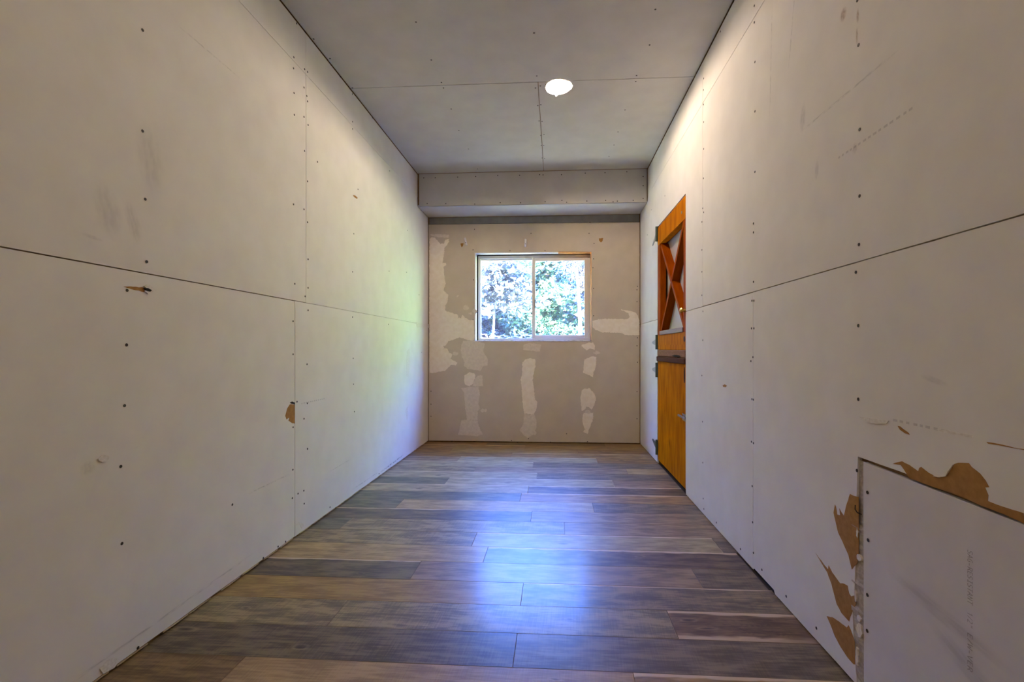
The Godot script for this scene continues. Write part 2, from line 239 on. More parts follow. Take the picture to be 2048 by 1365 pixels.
func put(mesh: Mesh, called: String, mat: Material, parent: Node = self, where := Transform3D()) -> MeshInstance3D:
	var o := MeshInstance3D.new()
	o.name = numbered(called, parent)
	o.mesh = mesh
	o.material_override = mat
	o.transform = where
	parent.add_child(o, true)
	return o


func build(st: SurfaceTool, called: String, mat: Material, parent: Node = self) -> MeshInstance3D:
	return put(st.commit(), called, mat, parent)


func root(called: String, label: String, category: String, where := Vector3.ZERO, kind := "", group := "") -> Node3D:
	var o := Node3D.new()
	o.name = numbered(called, self)
	o.position = where
	add_child(o, true)
	o.set_meta("label", label)
	o.set_meta("category", category)
	if kind:
		o.set_meta("kind", kind)
	if group:
		o.set_meta("group", group)
	return o


# the outline with a point every few millimetres, each pushed a little in or out
func ragged(poly: PackedVector2Array, amount := 0.004, step := 0.012, seeded := 0.0) -> PackedVector2Array:
	var out := PackedVector2Array()
	for i in poly.size():
		var p := poly[i]
		var q := poly[(i + 1) % poly.size()]
		var n := maxi(1, int(p.distance_to(q) / step))
		for k in n:
			var v := p.lerp(q, float(k) / n)
			out.append(v + Vector2(noise.get_noise_3d(v.x * 2600, v.y * 2600, seeded), noise.get_noise_3d(v.x * 2600, v.y * 2600, seeded + 900)) * amount)
	return out if Geometry2D.triangulate_polygon(out).size() else poly


func patch(w: String, poly: PackedVector2Array, called: String, mat: Material, parent: Node, thick := 0.0012, amount := 0.004, label := "") -> void:
	var st := begin()
	prism(st, w, ragged(poly, amount, 0.01, thick * 1e5), 0.0, thick)
	var o := build(st, called, mat, parent)
	if label:
		o.set_meta("label", label)


# a soft-edged stain in the surface: a thin film with a computed opacity
func stain(w: String, a: float, b: float, la: float, lb: float, turn: float, mat: Material, parent: Node, n := 0.0006) -> void:
	var u := Vector2(cos(turn), sin(turn)) * la / 2.0
	var v := Vector2(-sin(turn), cos(turn)) * lb / 2.0
	var m := Vector2(a, b)
	var c := [m - u - v, m + u - v, m + u + v, m - u + v]
	var st := begin()
	quad(st, at(w, c[0].x, c[0].y, n), at(w, c[1].x, c[1].y, n), at(w, c[2].x, c[2].y, n), at(w, c[3].x, c[3].y, n), at(w, 0, 0, 1) - at(w, 0, 0, 0))
	build(st, "stain", mat, parent)


# ---------------------------------------------------------------- materials
func mat(c: Color, rough := 0.9, metal := 0.0) -> StandardMaterial3D:
	var m := StandardMaterial3D.new()
	m.albedo_color = c
	m.roughness = rough
	m.metallic = metal
	return m


func field(size: int, freq: float, seeded: int, octaves := 4) -> Image:
	var f := FastNoiseLite.new()
	f.seed = seeded
	f.frequency = freq
	f.fractal_octaves = octaves
	return f.get_seamless_image(size, size, false, false, 0.2)


func mottled(low: Color, high: Color, freq: float, seeded: int, size := 256) -> ImageTexture:
	var n := field(size, freq, seeded)
	var im := Image.create(size, size, true, Image.FORMAT_RGB8)
	for y in size:
		for x in size:
			im.set_pixel(x, y, low.lerp(high, n.get_pixel(x, y).r))
	return ImageTexture.create_from_image(im)


func surface(low: Color, high: Color, freq: float, seeded: int, scale: float, rough := 0.95) -> StandardMaterial3D:
	var m := mat(Color.WHITE, rough)
	m.albedo_texture = mottled(low, high, freq, seeded)
	m.uv1_triplanar = true
	m.uv1_world_triplanar = true
	m.uv1_scale = Vector3.ONE * scale
	return m


func film(c: Color, most: float, seeded: int, streak := false) -> StandardMaterial3D:
	var im := Image.create(64, 64, true, Image.FORMAT_RGBA8)
	var f := FastNoiseLite.new()
	f.seed = seeded
	f.frequency = 0.06
	for y in 64:
		for x in 64:
			var p := Vector2(x - 31.5, y - 31.5) / 31.5
			var a := clampf(1.0 - p.length(), 0, 1)
			if streak:
				a = clampf(1.0 - absf(p.y), 0, 1) * clampf((1.0 - absf(p.x)) * 3.0, 0, 1) * clampf(0.5 + 1.6 * f.get_noise_2d(x * 4.0, y * 0.3), 0, 1)
			else:
				a = smoothstep(0.0, 0.7, a) * clampf(0.75 + 0.8 * f.get_noise_2d(x, y), 0, 1)
			im.set_pixel(x, y, Color(c, a * most))
	var m := mat(Color.WHITE, 0.95)
	m.albedo_texture = ImageTexture.create_from_image(im)
	m.transparency = BaseMaterial3D.TRANSPARENCY_ALPHA
	m.texture_repeat = false
	return m


func grain(seeded: int, base: Color, dark: Color, light: Color, top: float, bottom: float, swirl: float, saw: float, w := 1024, h := 128) -> ImageTexture:
	var f := FastNoiseLite.new()
	f.seed = seeded
	f.frequency = 0.01
	f.fractal_octaves = 3
	var rng := RandomNumberGenerator.new()
	rng.seed = seeded * 77 + 5
	var knots := []
	for k in seeded % 3:
		knots.append(Vector3(rng.randf() * w, rng.randf_range(0.2, 0.8) * h, rng.randf_range(3, 7)))
	var im := Image.create(w, h, true, Image.FORMAT_RGB8)
	for y in h:
		var v := float(y) / h
		for x in w:
			var blotch := f.get_noise_2d(x * 0.5, y * 2.2)
			var warp := f.get_noise_2d(x * 0.35 + 500, y * 1.6 + 500)
			var fibre := f.get_noise_2d(x * 0.8 + 900, y * 11.0) + 0.6 * f.get_noise_2d(x * 2.0 + 70, y * 26.0)
			var rings := sin(v * 40.0 + warp * swirl * 22.0)
			var t := 0.45 + blotch * 1.0 + fibre * 0.6 + rings * 0.12 * swirl
			if saw > 0.0:
				t += saw * f.get_noise_2d(x * 22.0 + y * 1.5, y * 0.8 + 1300)
			var c := base.lerp(dark, clampf(t, 0.0, 1.0))
			for k in knots:
				var r: float = Vector2((x - k.x) * 0.32, y - k.y + warp * 12.0).length() / k.z
				if r < 2.2:
					c = c.lerp(dark.darkened(0.35), clampf(1.2 - r, 0, 1) * 0.8)
					c = c.lerp(light, clampf(1.0 - absf(r - 1.5) * 1.6, 0, 1) * 0.18)
			if top > 0.0:
				c = c.lerp(light, 0.8 * (1.0 - smoothstep(0.7, 1.1, v / (top * (0.6 + 0.9 * absf(warp))))))
			if bottom > 0.0:
				c = c.lerp(light, 0.75 * (1.0 - smoothstep(0.6, 1.1, (1.0 - v) / (bottom * (0.7 + 0.9 * absf(warp))))) * (1.0 - smoothstep(0.2, 0.55, float(x) / w)))
			im.set_pixel(x, y, c)
	return ImageTexture.create_from_image(im)


func rgb(r: int, g: int, b: int) -> Color:
	return Color8(r, g, b)


func make_materials() -> void:
	noise.seed = 11
	noise.frequency = 0.05
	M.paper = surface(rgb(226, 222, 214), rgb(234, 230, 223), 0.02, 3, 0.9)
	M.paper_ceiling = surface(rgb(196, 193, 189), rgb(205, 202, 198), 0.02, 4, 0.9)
	M.paper_panel = surface(rgb(212, 207, 204), rgb(222, 217, 214), 0.02, 5, 1.1)
	M.painted = surface(rgb(203, 190, 170), rgb(212, 199, 179), 0.02, 6, 1.0)
	M.strip = surface(rgb(134, 132, 130), rgb(150, 148, 145), 0.02, 7, 1.5)
	M.compound = surface(rgb(240, 228, 208), rgb(250, 241, 226), 0.03, 8, 2.2)
	M.compound_thin = surface(rgb(218, 206, 188), rgb(234, 223, 206), 0.04, 9, 2.6)
	M.plaster = surface(rgb(214, 206, 194), rgb(240, 236, 228), 0.05, 10, 6.0)
	M.plaster_grey = surface(rgb(160, 152, 144), rgb(206, 198, 188), 0.05, 12, 6.0)
	M.kraft = surface(rgb(150, 106, 48), rgb(174, 128, 66), 0.04, 13, 4.0)
	M.framing = surface(rgb(120, 92, 58), rgb(150, 118, 78), 0.03, 14, 2.0)
	M.subfloor = mat(rgb(70, 60, 50))
	M.cavity = mat(rgb(40, 34, 28))
	M.screw = mat(rgb(54, 50, 48), 0.55, 0.4)
	M.hole = mat(rgb(14, 12, 11), 1.0)
	M.print_ink = mat(rgb(204, 199, 193), 0.95)
	M.stamp_ink = mat(rgb(160, 152, 146), 0.95)
	M.kraft_pale = surface(rgb(172, 150, 118), rgb(196, 176, 146), 0.04, 33, 4.0)
	M.vinyl = mat(rgb(222, 218, 214), 0.4)
	M.gasket = mat(rgb(46, 44, 46), 0.7)
	M.white_plastic = mat(rgb(232, 230, 232), 0.4)
	M.fir = surface(rgb(196, 132, 66), rgb(218, 158, 92), 0.03, 15, 3.0, 0.7)
	M.hinge = mat(rgb(84, 98, 88), 0.45, 0.6)
	M.strap = mat(rgb(172, 180, 176), 0.35, 0.7)
	M.brass = mat(rgb(222, 180, 84), 0.2, 1.0)
	M.chrome = mat(rgb(190, 190, 200), 0.2, 1.0)
	M.notch = mat(rgb(60, 24, 8), 0.8)
	M.frosted = mat(rgb(206, 202, 192), 0.25)
	M.weathered = surface(rgb(124, 90, 72), rgb(160, 124, 104), 0.05, 16, 5.0, 0.9)
	M.ledge_dark = surface(rgb(70, 42, 32), rgb(96, 62, 50), 0.05, 17, 5.0, 0.85)
	M.ledge_dark.metallic_specular = 0.2
	M.weathered.metallic_specular = 0.2
	M.sill_strip = mat(rgb(120, 92, 84), 0.35)
	# stained fir ply: grain runs up
	var g := grain(40, rgb(194, 116, 4), rgb(164, 90, 2), rgb(212, 140, 22), 0.0, 0.0, 0.7, 0.0, 512, 256)
	var im := g.get_image()
	im.rotate_90(CLOCKWISE)
	var ply := mat(Color.WHITE, 0.55)
	ply.metallic_specular = 0.1
	ply.albedo_texture = ImageTexture.create_from_image(im)
	ply.uv1_triplanar = true
	ply.uv1_world_triplanar = true
	ply.uv1_scale = Vector3(2.0, 1.0, 2.0)
	M.ply = ply
	var brace := ply.duplicate()
	brace.albedo_color = rgb(206, 164, 140)  # redder and darker tint, partly painting the shade on the X
	M.brace = brace
	M.stain_tan = film(rgb(150, 128, 92), 0.13, 1)
	M.stain_grey = film(rgb(140, 136, 140), 0.16, 2)
	M.stain_rust = film(rgb(196, 138, 80), 0.4, 3)
	M.scuff = film(rgb(130, 124, 120), 0.3, 4, true)
	M.dirt = film(rgb(80, 76, 72), 0.6, 5, true)
	M.lens = mat(rgb(255, 240, 220), 0.4)
	M.lens.emission_enabled = true
	M.lens.emission = Color(1.0, 0.86, 0.70)
	M.lens.emission_energy_multiplier = 3.0
	M.can = mat(rgb(240, 232, 220), 0.35)
	M.glass = mat(Color(1, 1, 1, 0.06), 0.02)
	M.glass.transparency = BaseMaterial3D.TRANSPARENCY_ALPHA
	M.bark = surface(rgb(84, 84, 84), rgb(104, 102, 100), 0.06, 18, 3.0)
	M.bark_dark = surface(rgb(40, 38, 38), rgb(56, 52, 50), 0.06, 19, 3.0)
	var leaf_tones := [rgb(40, 52, 62), rgb(36, 53, 57), rgb(46, 55, 66), rgb(22, 56, 47), rgb(186, 216, 170), rgb(188, 198, 176), rgb(78, 80, 80)]
	M.leaves = []
	for c in leaf_tones:
		var m := mat(c, 0.6)
		m.backlight_enabled = true
		m.backlight = c.darkened(0.3)
		M.leaves.append(m)
	M.soil = surface(rgb(54, 60, 50), rgb(80, 84, 72), 0.05, 20, 0.4)
	# floor planks
	var light := rgb(214, 188, 152)
	var kinds := [
		[rgb(132, 106, 63), rgb(96, 74, 43), 0.0, 0.0, 0.3, 0.5],      # 0 dark brown, sawn
		[rgb(172, 143, 95), rgb(140, 113, 72), 0.0, 0.0, 0.5, 0.3],   # 1 light tan
		[rgb(118, 102, 70), rgb(78, 67, 49), 0.0, 0.0, 0.6, 0.45],     # 2 dark grey
		[rgb(128, 110, 81), rgb(88, 74, 55), 0.0, 0.0, 0.5, 0.3],     # 3 dark purple brown
		[rgb(152, 134, 93), rgb(104, 90, 63), 0.0, 0.0, 0.8, 0.4],    # 4 grey with blotches
		[rgb(122, 96, 63), rgb(84, 62, 40), 0.16, 0.2, 1.6, 0.1],     # 5 streaked top and bottom
		[rgb(158, 128, 72), rgb(126, 98, 52), 0.0, 0.0, 0.5, 0.2],    # 6 olive brown
		[rgb(140, 120, 87), rgb(92, 79, 60), 0.07, 0.0, 1.0, 0.2],    # 7 grey with pale top
		[rgb(116, 100, 70), rgb(78, 68, 49), 0.11, 0.0, 0.9, 0.2],     # 8 dark, pale top edge
		[rgb(150, 126, 92), rgb(112, 92, 67), 0.0, 0.0, 0.7, 0.1],    # 9 purple brown
		[rgb(172, 146, 96), rgb(132, 111, 70), 0.0, 0.0, 0.6, 0.2],   # 10 tan grey
		[rgb(118, 96, 70), rgb(78, 62, 46), 0.17, 0.0, 1.0, 0.1],     # 11 dark, wide pale top
		[rgb(116, 108, 78), rgb(84, 78, 56), 0.0, 0.0, 0.6, 0.3],     # 12 slate
		[rgb(166, 148, 107), rgb(128, 113, 81), 0.1, 0.0, 0.8, 0.1],  # 13 light grey, pale top
		[rgb(146, 110, 61), rgb(108, 79, 43), 0.0, 0.0, 0.7, 0.1],     # 14 warm brown
		[rgb(160, 126, 76), rgb(120, 92, 54), 0.14, 0.0, 0.8, 0.1],   # 15 warm, pale top
	]
	M.planks = []
	for k in kinds.size():
		var q: Array = kinds[k]
		var m := mat(Color.WHITE, 0.44)
		m.clearcoat_enabled = true
		m.clearcoat = 0.15
		m.clearcoat_roughness = 0.19
		m.albedo_texture = grain(60 + k, q[0], q[1], light, q[2], q[3], q[4], q[5])
		m.metallic_specular = 0.32
		M.planks.append(m)


# ---------------------------------------------------------------- the setting
func floor_boards() -> void:
	var f := root("floor", "floor of grey brown wood planks laid across the room", "floor", Vector3.ZERO, "structure")
	var st := begin()
	cbox(st, Vector3((XL + XR) / 2, -0.065, -(D + NEAR_END) / 2), Vector3((XR - XL) / 2 + 0.13, 0.055, (D - NEAR_END) / 2 + 0.16), 0.001)
	build(st, "subfloor", M.subfloor, f)
	var rows := {
		-1: [[-0.976, 0.232], [0, 1, 15]], 0: [[-0.13], [2, 3]], 1: [[-0.8, 0.412], [4, 4, 5]], 2: [[-0.132], [6, 7]], 3: [[-0.612, 0.599], [8, 9, 3]],
		4: [[-0.329], [10, 11]], 5: [[-0.413, 0.8], [4, 13, 3]], 6: [[-1.165, 0.049], [12, 4, 9]], 7: [[-0.139], [8, 9]], 8: [[-0.976, 0.231], [12, 10, 3]],
		9: [[-0.227], [12, 15]], 10: [[-0.187], [13, 11]], 11: [[-0.796, 0.42], [12, 13, 9]], 12: [[-0.141], [13, 3]], 13: [[-0.645, 0.565], [4, 9, 10]],
		14: [[-0.188], [13, 3]], 15: [[-0.85, 0.36], [9, 13, 14]], 16: [[-0.4], [14, 15]], 17: [[-1.0, 0.2], [14, 6, 14]], 18: [[-0.3], [15, 6]], 19: [[-0.7, 0.5], [14, 0, 15]],
	}
	var rng := RandomNumberGenerator.new()
	rng.seed = 5
	for k in range(-24, 20):
		var d0 := maxf(1.458 + 0.1765 * k, NEAR_END)
		var d1 := minf(1.458 + 0.1765 * (k + 1), D)
		if d1 <= d0 + 0.01:
			continue
		var joints: Array = rows[k][0] if rows.has(k) else [-1.1 + 0.41 * posmod(k * 2, 3), 0.11 + 0.41 * posmod(k * 2, 3)]
		var tones: Array = rows[k][1] if rows.has(k) else [posmod(k * 5, 16), posmod(k * 7 + 3, 16), posmod(k * 3 + 8, 16)]
		var ends := [XL - 0.01]
		for j in joints:
			if j < XR - 0.02:
				ends.append(j)
		ends.append(XR + 0.01 if k < 3 or k > 4 else XR - 0.004)
		for i in ends.size() - 1:
			plank(f, ends[i], ends[i + 1], d0, d1, M.planks[tones[i]], rng, joints[0])


func plank(f: Node3D, x0: float, x1: float, d0: float, d1: float, m: Material, rng: RandomNumberGenerator, joint: float) -> void:
	var st := begin()
	var g := 0.0004
	var c := 0.0008
	var drop := rng.randf() * 0.0003
	var lo := Vector3(x0 + g, -0.0095, -d0 - g)
	var hi := Vector3(x1 - g, -drop, -d1 + g)
	var shift := fposmod(x0 - joint, 1.21) / 1.21
	var u0 := shift
	var u1 := shift + (x1 - x0) / 1.21
	if x0 < XL:
		u1 = 1.0
		u0 = 1.0 - (x1 - x0) / 1.21
	elif is_equal_approx(x0, joint):
		u0 = 0.0
		u1 = (x1 - x0) / 1.21
	var a := Vector3(lo.x + c, hi.y, lo.z - c)
	var b := Vector3(hi.x - c, hi.y, lo.z - c)
	var e := Vector3(hi.x - c, hi.y, hi.z + c)
	var h := Vector3(lo.x + c, hi.y, hi.z + c)
	var lip := hi.y - c
	var a1 := Vector3(lo.x, lip, lo.z)
	var b1 := Vector3(hi.x, lip, lo.z)
	var e1 := Vector3(hi.x, lip, hi.z)
	var h1 := Vector3(lo.x, lip, hi.z)
	quad(st, h, e, b, a, Vector3.UP, Vector2(u0, 0.01), Vector2(u1, 0.99))
	var dark := Vector2(u0, 0.6)
	for q in [[a, b, b1, a1, Vector3(0, 1, 1)], [b, e, e1, b1, Vector3(1, 1, 0)], [e, h, h1, e1, Vector3(0, 1, -1)], [h, a, a1, h1, Vector3(-1, 1, 0)]]:
		quad(st, q[0], q[1], q[2], q[3], q[4], dark, Vector2(u0 + 0.05, 0.62))
		var o: Vector3 = q[4]
		o.y = 0
		var s := Vector3(0, -0.0095 - lip, 0)
		quad(st, q[3], q[2], q[2] + s, q[3] + s, o, dark, Vector2(u0 + 0.05, 0.62))
	build(st, "plank", m, f)


var screw_mesh: Mesh
func screw_shape() -> Mesh:
	# a countersunk bugle head: rim, shallow dish and a cross-shaped socket
	var st := begin()
	lathe(st, [Vector2(0.0051, 0.0), Vector2(0.0047, 0.0009), Vector2(0.0040, 0.0011), Vector2(0.0018, 0.0008), Vector2(0.0, 0.0006)], 10, true)
	return st.commit()


func screws(w: String, pts: PackedVector2Array, parent: Node) -> void:
	var nrm := at(w, 0, 0, 1) - at(w, 0, 0, 0)
	var basis := Basis(Quaternion(Vector3.UP, nrm))
	for p in pts:
		put(screw_mesh, "screw", M.screw, parent, Transform3D(basis, at(w, p.x, p.y, 0.0002)))


func dashes(w: String, a0: float, a1: float, b: float, parent: Node) -> void:
	# the row of faint print along a sheet
	var st := begin()
	var a := minf(a0, a1)
	var k := 0
	while a < maxf(a0, a1):
		var l := 0.008 + 0.012 * absf(noise.get_noise_2d(k * 37.0, b * 900))
		prism(st, w, rect(a, a + l, b - 0.003, b + 0.003), 0.0, 0.0004)
		a += l + 0.008 + 0.014 * absf(noise.get_noise_2d(k * 53.0, b * 700))
		k += 1
	build(st, "print_row", M.print_ink, parent)


func left_wall() -> void:
	var w := root("wall_left", "left wall of bare off-white drywall sheets with dark screw heads", "wall", Vector3.ZERO, "structure")
	var st := begin()
	cbox(st, Vector3(XL - TH - 0.06, C / 2, -(D + NEAR_END) / 2), Vector3(0.06, C / 2 + 0.02, (D - NEAR_END) / 2 + 0.15), 0.001)
	build(st, "framing", M.framing, w)
	for r in [[NEAR_END, 2.4845, 1.2195, 2.4385, true, true], [2.4875, D - 0.004, 1.2185, 2.4385, true, true], [NEAR_END, 2.3745, 0.012, 1.2155, true, true], [2.3785, D - 0.004, 0.010, 1.2165, true, true],
			[NEAR_END, 2.4845, 2.4395, C - 0.006, false, false], [2.4875, D - 0.004, 2.4395, C - 0.006, false, false]]:
		st = begin()
		sheet(st, "left", r[0], r[1], r[2], r[3], r[4], r[5])
		build(st, "drywall_panel", M.paper, w)
	screws("left", LEFT_SCREWS, w)
	patch("left", TEAR_NAIL_STREAK, "torn_paper", M.kraft, w, 0.0005, 0.003, "narrow brown streak of torn paper")
	patch("left", TEAR_NAIL_FLAP, "paper_flap", M.plaster, w, 0.004, 0.002, "white paper flap curled off a nail hole")
	patch("left", TEAR_NAIL_HOLE, "nail_hole", M.hole, w, 0.0046, 0.001)
	patch("left", TEAR_SEAM_PAPER, "torn_paper", M.kraft, w, 0.0007, 0.002, "small brown patch of torn paper at the seam")
	patch("left", TEAR_SEAM_HOLE, "gouge", M.hole, w, 0.0008, 0.002)
	patch("left", TEAR_ORANGE_NICK, "torn_paper", M.kraft, w, 0.0006, 0.001)
	for p in [[DAB_LEFT, "plaster_dab"], [SMEAR_FLOOR_NEAR, "plaster_smear"], [SMEAR_FLOOR_SEAM, "plaster_smear"], [SMEAR_CORNER, "plaster_smear"], [SMEAR_CORNER_LOW, "plaster_smear"], [SMEAR_JOINT, "plaster_smear"]]:
		patch("left", p[0], p[1], M.plaster, w, 0.003 if p[1] == "plaster_dab" else 0.0008, 0.003)
	for s in [[1.498, 1.593, 0.13, 0.26, 0.15, M.stain_tan], [1.348, 1.385, 0.11, 0.2, 0.25, M.stain_tan], [1.435, 1.37, 0.06, 0.16, 0.3, M.stain_tan], [1.288, 0.632, 0.06, 0.05, 0, M.stain_tan],
			[1.78, 2.114, 0.34, 0.008, 0, M.scuff], [1.3, 1.293, 0.08, 0.015, -0.1, M.stain_tan], [2.16, 0.343, 0.34, 0.008, 0, M.scuff], [3.86, 0.036, 0.6, 0.02, 0.02, M.dirt], [3.3, 0.045, 0.5, 0.012, -0.01, M.scuff], [2.9, 0.25, 0.3, 0.008, 0.02, M.scuff], [1.6, 0.06, 0.9, 0.012, 0.02, M.scuff]]:
		stain("left", s[0], s[1], s[2], s[3], s[4], s[5], w)
	dashes("left", 2.44, 2.69, 0.684, w)
	# crumbled edge of the sheets along the floor: torn brown paper lip
	st = begin()
	for k in 26:
		var a := 1.1 + k * 0.145 + 0.05 * noise.get_noise_1d(k * 41.0)
		var h := 0.003 + 0.008 * absf(noise.get_noise_1d(k * 77.0))
		prism(st, "left", ragged(rect(a, a + 0.11, 0.006, 0.006 + h), 0.002, 0.02, k), -0.002, 0.0006)
	build(st, "torn_edge", M.kraft_pale, w).set_meta("kind", "stuff")


func right_wall() -> void:
	var w := root("wall_right", "right wall of bare off-white drywall with torn paper round a cut-in panel", "wall", Vector3.ZERO, "structure")
	# framing, open behind the door
	var st := begin()
	var x0 := XR + TH
	span(st, Vector3(x0, -0.02, -NEAR_END + 0.1), Vector3(x0 + 0.12, C + 0.02, -3.235), 0.001)
	span(st, Vector3(x0, -0.02, -4.135), Vector3(x0 + 0.12, C + 0.02, -D - 0.15), 0.001)
	span(st, Vector3(x0, 2.015, -3.235), Vector3(x0 + 0.12, C + 0.02, -4.135), 0.001)
	span(st, Vector3(x0 + 0.10, -0.02, -3.2), Vector3(x0 + 0.16, 2.05, -4.2), 0.001)
	build(st, "framing", M.framing, w)
	st = begin()
	span(st, at("right", 1.93, 0.001, -0.0128), at("right", 2.17, 0.04, -0.004), 0.0)  # black block painting the shade in the gap under the sheet
	build(st, "floor_gap_shade", M.hole, w)
	st = begin()
	sheet(st, "right", NEAR_END, 2.8765, 1.2225, 2.4135)
	build(st, "drywall_panel", M.paper, w)
	st = begin()
	sheet(st, "right", 2.8795, 3.243, 1.2215, 2.003, true, false)
	sheet(st, "right", 4.128, D - 0.006, 1.2215, 2.003, true, false)
	sheet(st, "right", 2.8795, D - 0.006, 2.003, 2.4135, false, true)
	build(st, "drywall_panel", M.paper, w)
	st = begin()  # the sheet that the panel is cut into
	prism(st, "right", ragged(PackedVector2Array([Vector2(2.1545, 0.010), Vector2(2.1545, 1.2185), Vector2(NEAR_END, 1.2185), Vector2(NEAR_END, 0.664), Vector2(1.428, 0.664), Vector2(1.436, 0.5), Vector2(1.441, 0.3), Vector2(1.452, 0.2), Vector2(1.443, 0.1), Vector2(1.432, 0.008), Vector2(1.945, 0.006), Vector2(1.956, 0.018), Vector2(2.146, 0.017)]), 0.0012, 0.05), -TH, 0.0)
	build(st, "drywall_panel", M.paper, w)
	st = begin()
	sheet(st, "right", 2.1575, 3.243, 0.006, 1.2180, true, true)
	build(st, "drywall_panel", M.paper, w)
	st = begin()
	sheet(st, "right", 4.128, D - 0.006, 0.006, 1.2185, true, true)
	build(st, "drywall_panel", M.paper, w)
	for r in [[NEAR_END, 2.8765], [2.8795, D - 0.006]]:
		st = begin()
		sheet(st, "right", r[0], r[1], 2.4145, C - 0.006, false, false)
		build(st, "drywall_panel", M.paper, w)
	screws("right", RIGHT_SCREWS, w)
	# the cut-in panel and what fills the cut
	st = begin()
	prism(st, "right", ragged(PackedVector2Array([Vector2(NEAR_END, 0.006), Vector2(1.402, 0.006), Vector2(1.404, 0.654), Vector2(0.95, 0.647), Vector2(NEAR_END, 0.640)]), 0.001, 0.05, 40), -TH, -0.0008)
	var p := build(st, "cut_in_panel", M.paper_panel, w)
	p.set_meta("label", "greyer drywall piece set into the cut-out")
	screws("right", PackedVector2Array([Vector2(1.385, 0.574), Vector2(1.382, 0.443), Vector2(1.385, 0.29), Vector2(1.386, 0.19)]), w)
	for t in [["SAG-RESISTANT", 0.551, 0.439], ["1/2\"", 0.421, 0.392], ["E/W-VER", 0.377, 0.299]]:
		lettering(p, t[0], 1.0615, t[1], t[2])
	st = begin()  # filler in the side cut, lumpy
	var n := 60
	for k in n:
		var b0 := 0.006 + 0.648 * k / n
		var b1 := 0.006 + 0.648 * (k + 1) / n
		var f := func(b: float) -> float: return -0.006 + (0.0075 * absf(noise.get_noise_1d(b * 900)) + 0.003 if b < 0.47 else 0.0)
		quad(st, at("right", 1.398, b0, -0.006), at("right", 1.425, b0, f.call(b0)), at("right", 1.425, b1, f.call(b1)), at("right", 1.398, b1, -0.006), Vector3.LEFT)
		quad(st, at("right", 1.425, b0, f.call(b0)), at("right", 1.456, b0, f.call(b0)), at("right", 1.456, b1, f.call(b1)), at("right", 1.425, b1, f.call(b1)), Vector3.LEFT)
	build(st, "joint_filler", M.plaster_grey, w)
	for q in [[1.419, 0.378, 0.018, 0.012], [1.421, 0.205, 0.014, 0.010], [1.420, 0.172, 0.022, 0.024], [1.436, 0.262, 0.008, 0.022], [1.430, 0.09, 0.010, 0.034], [1.428, 0.445, 0.007, 0.016]]:
		st = begin()
		var poly := PackedVector2Array()
		for k in 9:
			var a := TAU * k / 9
			poly.append(Vector2(q[0] + cos(a) * q[2] * 0.6, q[1] + sin(a) * q[3] * 0.8))
		prism(st, "right", ragged(poly, 0.004, 0.004, q[1] * 99), -0.004, 0.0018)
		build(st, "plaster_crumb", M.plaster, w)
	for t in [[TEAR_SIDE_HIGH, "tall brown tear left of the cut, jagged on top"], [TEAR_SIDE_MIDDLE, "brown tear left of the cut with a long thin tip"], [TEAR_SIDE_LOW, "leaf-shaped brown tear just above the floor"], [TEAR_ABOVE_PANEL, "broad brown tear with a rounded hump above the cut-in panel"]]:
		patch("right", t[0], "torn_paper", M.kraft, w, 0.0005, 0.0016, t[1])
	patch("right", TEAR_CHIP, "torn_paper", M.kraft, w, 0.0009, 0.001)
	patch("right", TEAR_ORANGE_SPOT, "torn_paper", M.kraft, w, 0.0006, 0.002)
	patch("right", TEAR_WHITE_FLAKE, "paper_flap", M.plaster, w, 0.0016, 0.002, "white flake of lifted paper")
	patch("right", TEAR_SCRAPE, "scrape", M.plaster, w, 0.0007, 0.004)
	patch("right", TEAR_CRACK, "crack", M.kraft, w, 0.0007, 0.002)
	# a curl of lifted paper along the hump of the tear
	for q in [[Vector2(1.152, 0.6815), Vector2(1.117, 0.690)], [Vector2(1.117, 0.690), Vector2(1.097, 0.721)]]:
		st = begin()
		tube(st, [at("right", q[0].x, q[0].y, 0.001), at("right", (q[0].x + q[1].x) / 2, (q[0].y + q[1].y) / 2 - 0.002, 0.003), at("right", q[1].x, q[1].y, 0.001)], [0.0008, 0.0018, 0.0008], 6)
		build(st, "paper_flap", M.plaster, w)
	st = begin()  # a loose black thread stuck in the cut
	tube(st, [at("right", 1.436, 0.522, 0.002), at("right", 1.430, 0.512, 0.006), at("right", 1.420, 0.506, 0.006), at("right", 1.408, 0.505, 0.002)], [0.0014, 0.0014, 0.0014, 0.0014], 6)
	build(st, "loose_thread", M.hole, w)
	for s in [[1.98, 2.12, 0.46, 0.010, 1.62, M.scuff], [1.81, 2.14, 0.28, 0.010, 1.75, M.scuff], [1.732, 1.778, 0.05, 0.12, 0.1, M.stain_grey], [1.642, 1.563, 0.03, 0.08, 0.1, M.stain_grey], [1.44, 1.55, 0.03, 0.04, 0, M.stain_grey], [1.427, 1.923, 0.016, 0.05, 0, M.stain_rust], [1.431, 1.869, 0.012, 0.06, 0, M.stain_rust], [1.496, 1.975, 0.04, 0.05, 0, M.stain_rust],
			[1.5, 1.73, 0.5, 0.010, 0.02, M.scuff], [1.15, 0.9, 0.1, 0.02, 0.2, M.stain_tan], [1.13, 0.378, 0.42, 0.05, 0.12, M.stain_grey], [1.05, 0.30, 0.3, 0.06, 0.35, M.stain_grey]]:
		stain("right", s[0], s[1], s[2], s[3], s[4], s[5], w)
	dashes("right", 1.217, 1.522, 1.555, w)
	dashes("right", 1.29, 1.12, 0.79, w)


